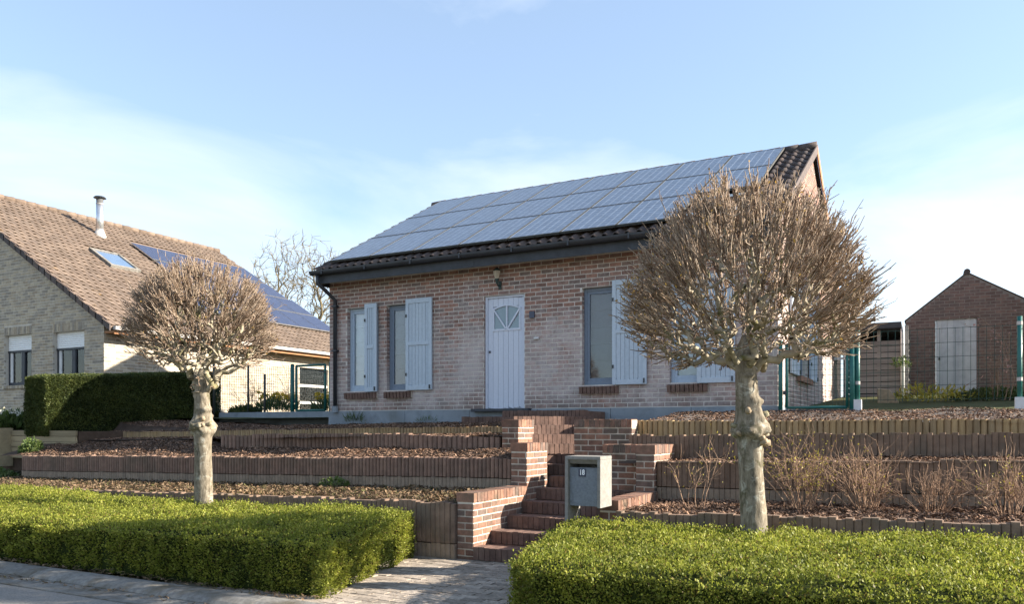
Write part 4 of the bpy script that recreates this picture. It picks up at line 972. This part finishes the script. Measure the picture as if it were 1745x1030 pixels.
# long side wall and rear
SOL = [(19.9, 21.3, 1.9, 3.5)]
core = MB(); wall_core(core, 1, LX-.3, LX, LY+.3, 22.8, 1.0, 4.12, SOL); lw = core.build('side_wall', M['cream_mortar'], nh)
pc = bricks_on((LX, LY, 0), (0,1,0), (1,0,0), 9.88, 1.6, 4.1, [(a-LY, b-LY, c, d) for a, b, c, d in SOL]); lay(pc, VB['cream_brick'], 'brick', lw, 'far_bricks', 160)
w = MB()
for zz in (2.30, 2.86): w.box(LX-.14, LX-.02, 19.92, 21.28, zz, zz+.085)
for yy in (19.92, 21.22): w.box(LX-.139, LX-.061, yy, yy+.06, 1.92, 3.5)
wo = w.build('window', M['blind'], nh); p = MB(); p.box(LX-.11, LX-.105, 19.95, 21.25, 1.95, 3.45); p.build('pane', M['glass'], wo)
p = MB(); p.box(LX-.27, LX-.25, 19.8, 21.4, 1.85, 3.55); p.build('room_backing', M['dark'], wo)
b = MB(); b.box(-32.6, LX-.3, 22.5, 22.8, 1.0, 4.12); b.prism([(-32.6, 4.12), (LX, 4.12), (RX_, 4.12+LT*(LX-RX_)-.02)], 1, 22.5, 22.8); b.box(-32.6, -32.3, LY+.3, 22.5, 1, 4.12); b.build('rear_walls', M['cream_mortar'], nh)
LEX = -17.95
def lz_(x): return RZ_ - LT*(x-RX_)
RY0, RY1 = LY-.12, 22.95
b = MB(); b.prism([(RX_, RZ_-.1), (LEX, lz_(LEX)-.1), (LEX, lz_(LEX)-.02), (RX_, RZ_-.02)], 1, RY0, RY1)
b.prism([(RX_-.001, RZ_-.02), (2*RX_-LEX, lz_(LEX)-.02), (2*RX_-LEX, lz_(LEX)-.1), (RX_-.001, RZ_-.1)], 1, RY0, RY1)
lr = b.build('roof', M['left_tile'], nh)
def flat_tile(i):
    b = MB(); n = 5; w, l = .20, .32; prof = [(-.5+k/(n-1), .013*math.sin(2*math.pi*k/(n-1)+.6)) for k in range(n)]; vs = []
    for yy, lift in ((0, .024), (l, 0)): vs += [(p[0]*(w+.01), yy, p[1]+lift) for p in prof]
    vs += [(p[0]*(w+.01), 0, p[1]+.012) for p in prof]
    return b.add(vs, [(k, k+1, n+k+1, n+k) for k in range(n-1)]+[(2*n+k, 2*n+k+1, k+1, k) for k in range(n-1)], i).mesh('tile', M['left_tile'], False)
FT = [flat_tile((i+.5)/8) for i in range(8)]
LA = math.atan(LT); sl = (LEX-RX_)/math.cos(LA); nr = int(sl/.265); ex = sl/nr; nc = round((RY1-RY0)/.20); tw = (RY1-RY0)/nc; tl = []
for r in range(nr):
    for c in range(nc):
        x = LEX-r*ex*math.cos(LA); y = RY0+(c+.5+(.25 if r % 2 else -.25))*tw
        if -24.2 < x < -19.7 and 17.3 < y < 22.5 and (y > 18.1 or x > -21.9): continue
        if -22.85 < x < -21.5 and 15.38 < y < 16.48: continue
        tl.append(((x, y, lz_(x)+.006), (LA, 0, math.pi/2), (1, 1, 1)))
lay(tl, FT, 'tile', lr, 'far_tiles', 300)
for i in range(30):
    ya = RY0+i*(RY1-RY0)/30; b = MB(); b.tube([(RX_, ya, RZ_+.02), (RX_, ya+(RY1-RY0)/30+.02, RZ_+.035)], [.085, .095], 8, RN.random()); b.build('ridge_tile', M['left_tile'], lr, True)
for i in range(29):
    xa = LEX-i*(LEX-RX_)/29; xb = xa-(LEX-RX_)/29-.03; b = MB()
    b.prism([(xa, lz_(xa)-.14), (xa, lz_(xa)+.045), (xb, lz_(xb)+.03), (xb, lz_(xb)-.14)], 1, RY0-.035, RY0-.004, RN.random()); b.build('verge_tile', M['tile'], lr)
b = MB(); b.prism([(LEX+.02, lz_(LEX)-.02), (LEX+.13, lz_(LEX)-.02), (LEX+.12, lz_(LEX)-.11), (LEX+.03, lz_(LEX)-.11)], 1, RY0+.05, RY1); b.build('gutter', M['lead'], nh)
b = MB(); b.box(LX+.002, LEX-.02, LY+.01, RY1-.1, 3.88, 3.93); b.box(LEX-.02, LEX, RY0+.1, RY1-.05, 3.84, 3.95); b.build('eaves_board', M['orange_wood'], nh)
b = MB(); b.tube([(LX+.07, LY+2.4, 3.9), (LX+.07, LY+2.4, 1.5)], .05, 10); b.build('downpipe', M['zinc'], nh, True)
# flue, skylight, panels on the neighbour's roof
fx, fy = -24.21, 16.87; fz = lz_(fx)
b = MB(); b.tube([(fx, fy, fz-.1), (fx, fy, fz+1.18)], .115, 16); fl = b.build('flue', M['steel'], nh, True)
b = MB(); b.tube([(fx, fy, fz-.25), (fx, fy, fz+.14)], [.27, .13], 16); b.box(fx-.05, fx+.62, fy-.24, fy+.24, 0, 0) if False else None; b.build('flue_flashing', M['lead'], fl, True)
b = MB(); b.tube([(fx, fy, fz+.16), (fx, fy, fz+.19)], .125, 16); b.tube([(fx, fy, fz+1.02), (fx, fy, fz+1.04)], .12, 16); b.build('flue_band', M['lead'], fl)
b = MB(); b.tube([(fx, fy, fz+1.22), (fx, fy, fz+1.27)], [.2, .15], 12); b.tube([(fx+.08, fy, fz+1.17), (fx+.08, fy, fz+1.23)], .012, 6); b.tube([(fx-.08, fy, fz+1.17), (fx-.08, fy, fz+1.23)], .012, 6); b.build('rain_cap', M['zinc'], fl)
def on_left_roof(name, me, x, y, lift, parent): return obj(name, me, parent, (x, y, lz_(x)+lift), (LA, 0, math.pi/2))
b = MB(); w_, h_ = 1.02, 1.22
b.box(-w_/2, -w_/2+.09, 0, h_, -.1, .05); b.box(w_/2-.09, w_/2, 0, h_, -.1, .05); b.box(-w_/2+.09, w_/2-.09, 0, .1, -.1, .048); b.box(-w_/2+.09, w_/2-.09, h_-.09, h_, -.1, .049)
sk = on_left_roof('skylight', b.mesh('skylight', M['kerb']), -21.62, 15.93, .05, nh)
b = MB(); b.box(-w_/2+.09, w_/2-.09, .1, h_-.09, .0, .02); g_ = bpy.data.objects.new('pane', b.mesh('pane', mat('skylight_glass', [(.10,.16,.26)], 3, .2, .06, 0, spec=1.0, coat=1))); COL.link(g_); g_.parent = sk
PW2, PH2 = .985, 1.27
fr = MB(); fr.box(-PW2/2, PW2/2, 0, PH2, -.04, -.006); f2 = fr.mesh('solar_panel', M['alu']); cl = MB(); cl.box(-PW2/2+.012, PW2/2-.012, .022, PH2-.022, -.006, .0); c2 = cl.mesh('cells', M['panel_left'])
for r, (xb, ys, nn_) in enumerate([(-19.30, 16.95, 6), (-20.44, 16.95, 6), (-22.02+.42, 17.75, 5), (-22.74, 17.75, 5)]):
    for i in range(nn_):
        if r == 2: xb = -21.58
        p = on_left_roof('solar_panel', f2, xb-.02, ys+.5+i*1.0, .13, nh); q_ = bpy.data.objects.new('cells', c2); COL.link(q_); q_.parent = p

# ------------------------------------------------------------------ shed, plank screen, stone
SY = 22.6; shx0, shx1 = -.61, 2.35; shm = .74
shed = thing('garden_shed', 'dark brick shed with white plank door behind the right fence', 'shed', ((shx0+shx1)/2, SY, 2.3))
SD = [(.06, .95, 2.36, 4.20)]
core = MB(); wall_core(core, 0, SY, SY+.25, shx0, shx1, 2.0, 4.22, SD); core.prism([(shx0, 4.22), (shx1, 4.22), (shx1, 4.32), (shm, 5.32)], 1, SY, SY+.25); core.box(shx0, shx0+.25, SY+.25, SY+5, 2, 4.22); core.box(shx1-.25, shx1, SY+.25, SY+5, 2, 4.22)
sc_ = core.build('front_wall', M['shed_mortar'], shed)
def stop_(z):
    if z < 4.22: return [(0, shx1-shx0)]
    h = (5.3-z)
    return [(shm-shx0-h*1.24, min(shx1-shx0, shm-shx0+h*1.55))] if h > .05 else []
lay(bricks_on((shx0, SY, 0), (1,0,0), (0,-1,0), shx1-shx0, 2.1, 5.3, [(a-shx0, b-shx0, c, d) for a, b, c, d in SD], stop_), VB['shed_brick'], 'brick', sc_, 'far_bricks', 250)
b = MB(); b.prism([(shx0-.03, 4.20), (shm, 5.31), (shx1+.03, 4.31), (shx1+.03, 4.345), (shm, 5.35), (shx0-.03, 4.235)], 1, SY-.015, SY+5.1); ro = b.build('roof', M['tile'], shed)
b = MB(); b.tube([(shm, SY-.03, 5.35), (shm, SY+5.1, 5.35)], .075, 8); b.build('ridge_tile', M['tile'], ro)
b = MB(); b.box(.065, .945, SY+.05, SY+.09, 2.36, 4.19); sd = b.build('door', M['off_white'], shed)
for i in range(7): obj('plank', RN.choice(VB['off_white']), sd, (.065+(i+.5)*.1257, SY+.042, 3.275), 0, (.121, .02, 1.83))
b = MB(); b.box(.12, .16, SY+.0, SY+.03, 3.2, 3.26); b.build('door_latch', M['zinc'], sd)

scn = thing('plank_screen', 'weathered horizontal plank screen under a flat roof beside the shed', 'screen', (-1.3, 21.2, 2.0))
for i in range(11):
    obj('plank', RN.choice(VB['weathered_wood']), scn, (-1.22, 21.2+RN.uniform(-.012, .012), 2.12+i*.142), RN.uniform(-.006, .006), (1.42, .03, .128+RN.uniform(-.01, .006)))
b = MB(); b.box(-1.96, -1.86, 21.22, 21.32, 1.9, 3.95); b.box(-1.2, -1.12, 21.25, 21.33, 1.9, 3.95); b.box(-.6, -.52, 21.22, 21.3, 1.9, 3.95); b.build('post', M['weathered_wood'], scn)
b = MB(); b.box(-2.2, -.66, 21.0, 24, 3.86, 3.98); fr_ = b.build('flat_roof', M['black_strip'], scn)
b = MB(); b.box(-2.2, -.66, 20.97, 20.998, 3.88, 4.02); b.build('roof_edge', M['zinc'], fr_)
b = MB(); b.box(-1.96, -.5, 22.8, 22.9, 1.9, 3.85); b.build('back_boards', M['dark'], scn)
b = MB(); b.tube([(-.645, 21.1, 3.9), (-.64, 21.1, 3.75), (-.64, 21.1, 2.2)], .045, 10); b.build('downpipe', M['white'], scn, True)
st = thing('stone_block', 'small pale sandstone block with a sloped top behind the fence', 'stone', (-.95, 17.0, 2.0))
b = MB(); b.prism([(-.95, 1.85), (-.70, 1.85), (-.58, 1.85), (-.58, 2.0), (-.74, 2.24), (-.95, 2.26)], 1, 16.9, 17.2); b.build('block', M['stone'], st, bevel=.015)

# ------------------------------------------------------------------ fences and gates
def gate(label, x0, x1, y, z0, z1, ph, posts, mesh_dx, mesh_dz, r=.022):
    g_ = thing('garden_gate', label, 'gate', ((x0+x1)/2, y, z0))
    b = MB(); e = r
    b.tube([(x0, y, z0), (x0, y, z1)], r, 10); b.tube([(x1, y, z0), (x1, y, z1)], r, 10); b.tube([(x0, y, z1), (x1, y, z1)], r, 10); b.tube([(x0, y, z0), (x1, y, z0)], r, 10)
    b.build('frame', M['green_metal'], g_, True)
    w = MB(); n = int((x1-x0)/mesh_dx); m_ = int((z1-z0)/mesh_dz)
    for i in range(1, n): xx = x0+(x1-x0)*i/n; w.tube([(xx, y, z0), (xx, y, z1)], .0032, 4, cap=False)
    for i in range(1, m_): zz = z0+(z1-z0)*i/m_; w.tube([(x0, y-.004, zz), (x1, y-.004, zz)], .0032, 4, cap=False)
    w.build('wire_mesh', M['wire'], g_)
    for px_, pr in posts:
        b = MB(); b.tube([(px_, y, z0-.25), (px_, y, z0+ph)], pr, 12); p_ = b.build('post', M['green_metal'], g_, True)
        b = MB(); b.tube([(px_, y, z0+ph), (px_, y, z0+ph+.02)], [pr*1.05, pr*.6], 12); b.build('post_cap', M['green_metal'], p_, True)
    b = MB(); b.box(x1-.14, x1+.03, y-.05, y-.02, z0+(z1-z0)*.83, z0+(z1-z0)*.83+.03); b.box(x0-.05, x0, y-.03, y+.0, z0+.2, z0+.26); b.build('latch', M['zinc'], g_)
gate('dark green wire mesh gate at the right corner of the red house', -1.985, -1.125, 12.78, 1.81, 2.78, 1.02, [(-2.075, .033), (-1.055, .042)], .05, .075)
gate('narrow dark green gate at the left corner of the red house', -12.98, -12.12, 13.95, 1.90, 2.93, 1.06, [(-13.10, .045), (-11.98, .03)], .05, .1, .028)
def fence(label, posts, y, z0, z1, x0, x1, dx, dz, pm, feet, wm, pr=.03):
    f_ = thing('wire_fence', label, 'fence', ((x0+x1)/2, y, z0))
    for px_, top in posts:
        b = MB(); b.tube([(px_, y, z0-.2), (px_, y, top)], pr, 10); p_ = b.build('post', pm, f_, True)
        if feet: b = MB(); b.box(px_-.055, px_+.055, y-.055, y+.055, z0-.25, z0+.06); b.build('concrete_foot', M['off_white'], p_); b = MB(); b.tube([(px_, y, top-.12), (px_, y, top-.07)], pr*1.15, 10); b.tube([(px_, y, z0+.28), (px_, y, z0+.33)], pr*1.15, 10); b.build('clamp', M['lead'], p_)
    w = MB(); xx = x0
    while xx < x1: w.tube([(xx, y+.03, z0+.02), (xx, y+.03, z1)], .0042, 4, cap=False); xx += dx
    zz = z0+.05
    while zz < z1: w.tube([(x0, y+.034, zz), (x1, y+.034, zz)], .0042, 4, cap=False); zz += dz
    w.build('wire_mesh', wm, f_); return f_
fence('tall green post and wire fence right of the green gate', [(-.985, 2.98), (1.04, 3.02), (3.1, 3.02)], 12.8, 1.86, 2.92, -.96, 4.0, .095, .20, M['green_metal'], True, M['wire'], .032)
fence('thin dark wire fence in front of the cream side wall', [(-15.72, 3.4), (-14.55, 3.05), (-14.02, 2.78)], 14.0, 1.9, 2.95, -15.75, -13.12, .06, .2, M['grey_metal'], False, M['wire'], .026)
b = MB(); b.box(-15.2, X0-.03, 13.7, 13.85, 1.55, 1.87); tag(b.build('concrete_edging', M['concrete']), 'grey concrete edging under the left gate and fence', 'edging')
b = MB(); b.box(-2.12, -1.0, 12.62, 12.92, 1.55, 1.775); tag(b.build('concrete_threshold', M['fascia'], bevel=.01), 'dark grey concrete threshold under the right gate', 'threshold')

tw_ = thing('timber_wall', 'low timber plank retaining wall at the far left', 'retaining wall', (-17.2, 9.75, .9))
for (xa, xb, yy) in ((-20.5, -17.35, 9.72), (-17.15, -15.0, 9.95)):
    for i in range(5):
        obj('plank', RN.choice(VB['new_wood']), tw_, ((xa+xb)/2, yy, .93+i*.115), 0, (xb-xa, .04, .106))
b = MB(); b.box(-17.34, -17.16, 9.68, 9.98, .7, 1.5); b.build('post', M['new_wood'], tw_)
b = MB(); b.box(-20.5, -15.0, 10.0, 11.0, .6, 1.43); tag(b.build('raised_bed', M['soil']), 'raised soil bed behind the timber wall at far left', None, None, 'structure')

# ------------------------------------------------------------------ shrubs and small plants
def shrub(label, x, y, z, h, w, nstem, seed, buds=0, bm=None, name='bare_shrub', sm='shrub', bs=.022, r=.0045):
    global rng
    rng = np.random.default_rng(seed); t = thing(name, label, 'shrub', (x, y, z))
    p0, p1, r0, r1, tips = [], [], [], [], []
    def limb(p, d, ln, rad, lv):
        k = 3; q = np.array(p)
        for i in range(k):
            d = d+rng.normal(0, .16, 3)+np.array([0, 0, .05]); d /= np.linalg.norm(d); e = q+d*ln/k
            p0.append(q); p1.append(e); r0.append(rad*(1-.25*i/k)); r1.append(rad*(1-.25*(i+1)/k)); q = e
            if lv < 2 and (i > 0 or lv > 0):
                for _ in range(2 if lv == 0 else 1):
                    limb(q, d+rng.normal(0, .5, 3), ln*rng.uniform(.3, .55), rad*.65, lv+1)
        tips.append(q)
    for i in range(nstem):
        a = rng.uniform(0, 6.28); o = rng.uniform(0, .8)*w/h; d = np.array([math.cos(a)*o, math.sin(a)*o, 1.]); d /= np.linalg.norm(d)
        limb((x+math.cos(a)*.07, y+math.sin(a)*.07, z-.03), d, h*rng.uniform(.4, 1.05), r*rng.uniform(.6, 1.2), 0)
    obj('stems', segs(*map(np.array, (p0, p1, r0, r1)), M[sm], 'stems', 4), t)
    if buds:
        T = np.array(tips); c = T[rng.integers(0, len(T), buds)]+rng.normal(0, .03, (buds, 3))
        obj('buds', leaves(c, np.tile([0, 0, 1.], (buds, 1)), bs, bm, 'buds', 1, .5), t)['kind'] = 'stuff'
    return t
shrub('small sparse shrub between brick pier and pollarded trunk', -2.20, 8.3, .64, .60, .16, 6, 31, 60, M['blossom'])
shrub('bare shrub with yellow green buds just right of the pollarded trunk', -1.15, 8.5, .65, .58, .40, 34, 32, 520, M['blossom'])
shrub('tall dense bare shrub second from the trunk, few buds', -.58, 8.62, .66, .54, .50, 44, 33, 110, M['blossom'])
shrub('low pale bare shrub third from the trunk, no buds', 0.0, 8.68, .66, .40, .42, 34, 34)
shrub('bare shrub with yellow buds at the right edge of the picture', .62, 8.58, .67, .50, .5, 38, 35, 150, M['blossom'])
shrub('wispy bare sapling with pale stems before the shed door', 1.0, 17.0, 2.05, .95, .4, 5, 36, name='sapling', r=.007)
shrub('thin upright stem plant with pink blossom beside the shed door', 1.10, 16.0, 2.0, 1.7, .2, 2, 37, 60, leaf_mat('pink_petal', [(.5,.28,.25), (.6,.36,.32)], .3), name='sapling', bs=.05, r=.007)
shrub('tan dry shrub against the cream side wall', -14.9, 14.5, 1.85, .75, .5, 22, 38)
shrub('tan dry shrub beside the narrow green gate', -13.55, 14.5, 1.85, .8, .4, 20, 39)

def clump(name, label, x, y, z, rx, h, n, m, seed, flowers=0, fm=None, size=.16, cat='plant', spread=.35, fsize=.06, asp=0):
    global rng
    rng = np.random.default_rng(seed); t = thing(name, label, cat, (x, y, z))
    a = rng.uniform(0, 6.28, n); q = np.sqrt(rng.random(n))*rx; hh = rng.uniform(0, 1, n)*h*np.sqrt(np.clip(1-(q/rx)**2, .05, 1))
    C = np.stack([x+q*np.cos(a), y+q*np.sin(a)*.7, z+hh*.75], -1); D = np.stack([np.cos(a)*q/rx*.7, np.sin(a)*q/rx*.7, np.ones(n)], -1)
    obj('foliage', leaves(C, D, size, m, 'foliage', spread, asp or (.28 if size > .08 else .5)), t)
    if flowers:
        a = rng.uniform(0, 6.28, flowers); q = np.sqrt(rng.random(flowers))*rx
        C = np.stack([x+q*np.cos(a), y+q*np.sin(a)*.7, z+h*rng.uniform(.8, 1.15, flowers)], -1); C = np.repeat(C, 5, 0)
        obj('petals', leaves(C, rng.normal(0, 1, C.shape), fsize, fm, 'petals', .5, .6), t)['kind'] = 'stuff'
clump('evergreen_bush', 'small dark evergreen bush before the timber wall', -15.72, 9.5, .98, .26, .42, 900, M['leaf'], 41, size=.06, spread=.8)
clump('flowering_plant', 'clump of white flowers beside the yew hedge at far left', -18.0, 10.35, 1.43, .6, .42, 1500, M['leaf'], 42, 60, M['white_petal'], .2)
clump('ground_cover', 'low green ground cover in the lower left corner of the garden', -16.4, 8.9, .52, .8, .28, 1800, M['leaf'], 43, size=.06, spread=.9)
clump('daffodils', 'yellow daffodils between the two thin fence posts', -14.1, 14.5, 1.86, .5, .42, 420, M['leaf'], 44, 45, M['yellow'], .24, fsize=.085, asp=.1)
clump('daffodils', 'yellow daffodils seen through the narrow green gate', -12.6, 14.9, 1.86, .6, .40, 500, M['leaf'], 45, 60, M['yellow'], .24, fsize=.085, asp=.1)
clump('lavender_clump', 'dark low plant at the foot of the thin wire fence', -14.85, 14.2, 1.83, .4, .22, 500, M['yew_leaf'], 46, size=.12)
clump('grass_tuft', 'green grass tuft against the plinth by the downpipe', -10.35, 12.8, 1.6, .2, .16, 120, M['leaf'], 47, size=.17, asp=.06)
clump('grass_tuft', 'short grass tuft against the plinth left of the doorstep', -8.6, 12.8, 1.61, .2, .08, 70, M['leaf'], 48, size=.1, asp=.06)
clump('straw_plant', 'yellowish low plants in front of the shed door', -.05, 17.2, 2.02, .8, .36, 420, M['blossom'], 49, size=.12, spread=.9)
clump('low_bush', 'dark low bushes right of the yellowish plants behind the fence', 1.0, 17.4, 2.02, .7, .3, 1500, M['yew_leaf'], 50, size=.07, spread=.9)
clump('ivy_patch', 'green ivy patch on the white downpipe beside the shed', -.66, 20.9, 2.95, .2, .3, 160, M['leaf'], 51, size=.09, spread=.9)
clump('weed_tuft', 'green weeds at the foot of the wall behind the left tree', -7.6, 8.95, .64, .25, .2, 160, M['leaf'], 52, size=.06, spread=.9)

# dense unseen evergreen added outside the frame to shade the house's side wall
t = thing('added_shade_tree', 'unseen rounded evergreen added at the right to shade the side wall', 'tree', (4.7, 18.9, 1.9))
b = MB(); b.tube([(4.7, 18.9, 1.7), (4.7, 18.9, 7.0)], [.18, .06], 10); b.build('trunk', M['limb'], t, True)
rng = np.random.default_rng(60); n = 26000; v = rng.normal(0, 1, (n, 3)); v /= np.linalg.norm(v, axis=1)[:, None]; v *= rng.uniform(.3, 1, n)[:, None]**.5
tap = np.clip(1.2-(v[:, 2]+1)*.30, .15, 1.05); C = np.stack([4.7+v[:, 0]*2.5*tap, 18.9+v[:, 1]*2.5*tap, 5.5+v[:, 2]*3.7], -1)
obj('crown', leaves(C, v, .26, M['yew_leaf'], 'crown', .6), t)

GROUPS = {'pollard_tree': 'pollarded trees behind the box hedges', 'box_hedge': 'box hedges along the kerb', 'stair_wall': 'brick walls and piers of the garden steps',
          'retaining_wall': 'palisade walls of the garden terraces', 'log_edging': 'log edgings of the upper beds', 'bare_shrub': 'bare shrubs in the garden beds',
          'garden_gate': 'green wire gates beside the red house', 'wire_fence': 'wire fences beside the red house', 'bare_tree': 'leafless trees behind the houses',
          'daffodils': 'daffodils along the cream wall', 'grass_tuft': 'grass tufts along the plinth', 'sapling': 'saplings before the shed',
          'wood_chips': 'bark chips on the terrace beds'}
for o in scene.objects:
    if o.parent is None and o.name.split('.')[0] in GROUPS: o['group'] = GROUPS[o.name.split('.')[0]]
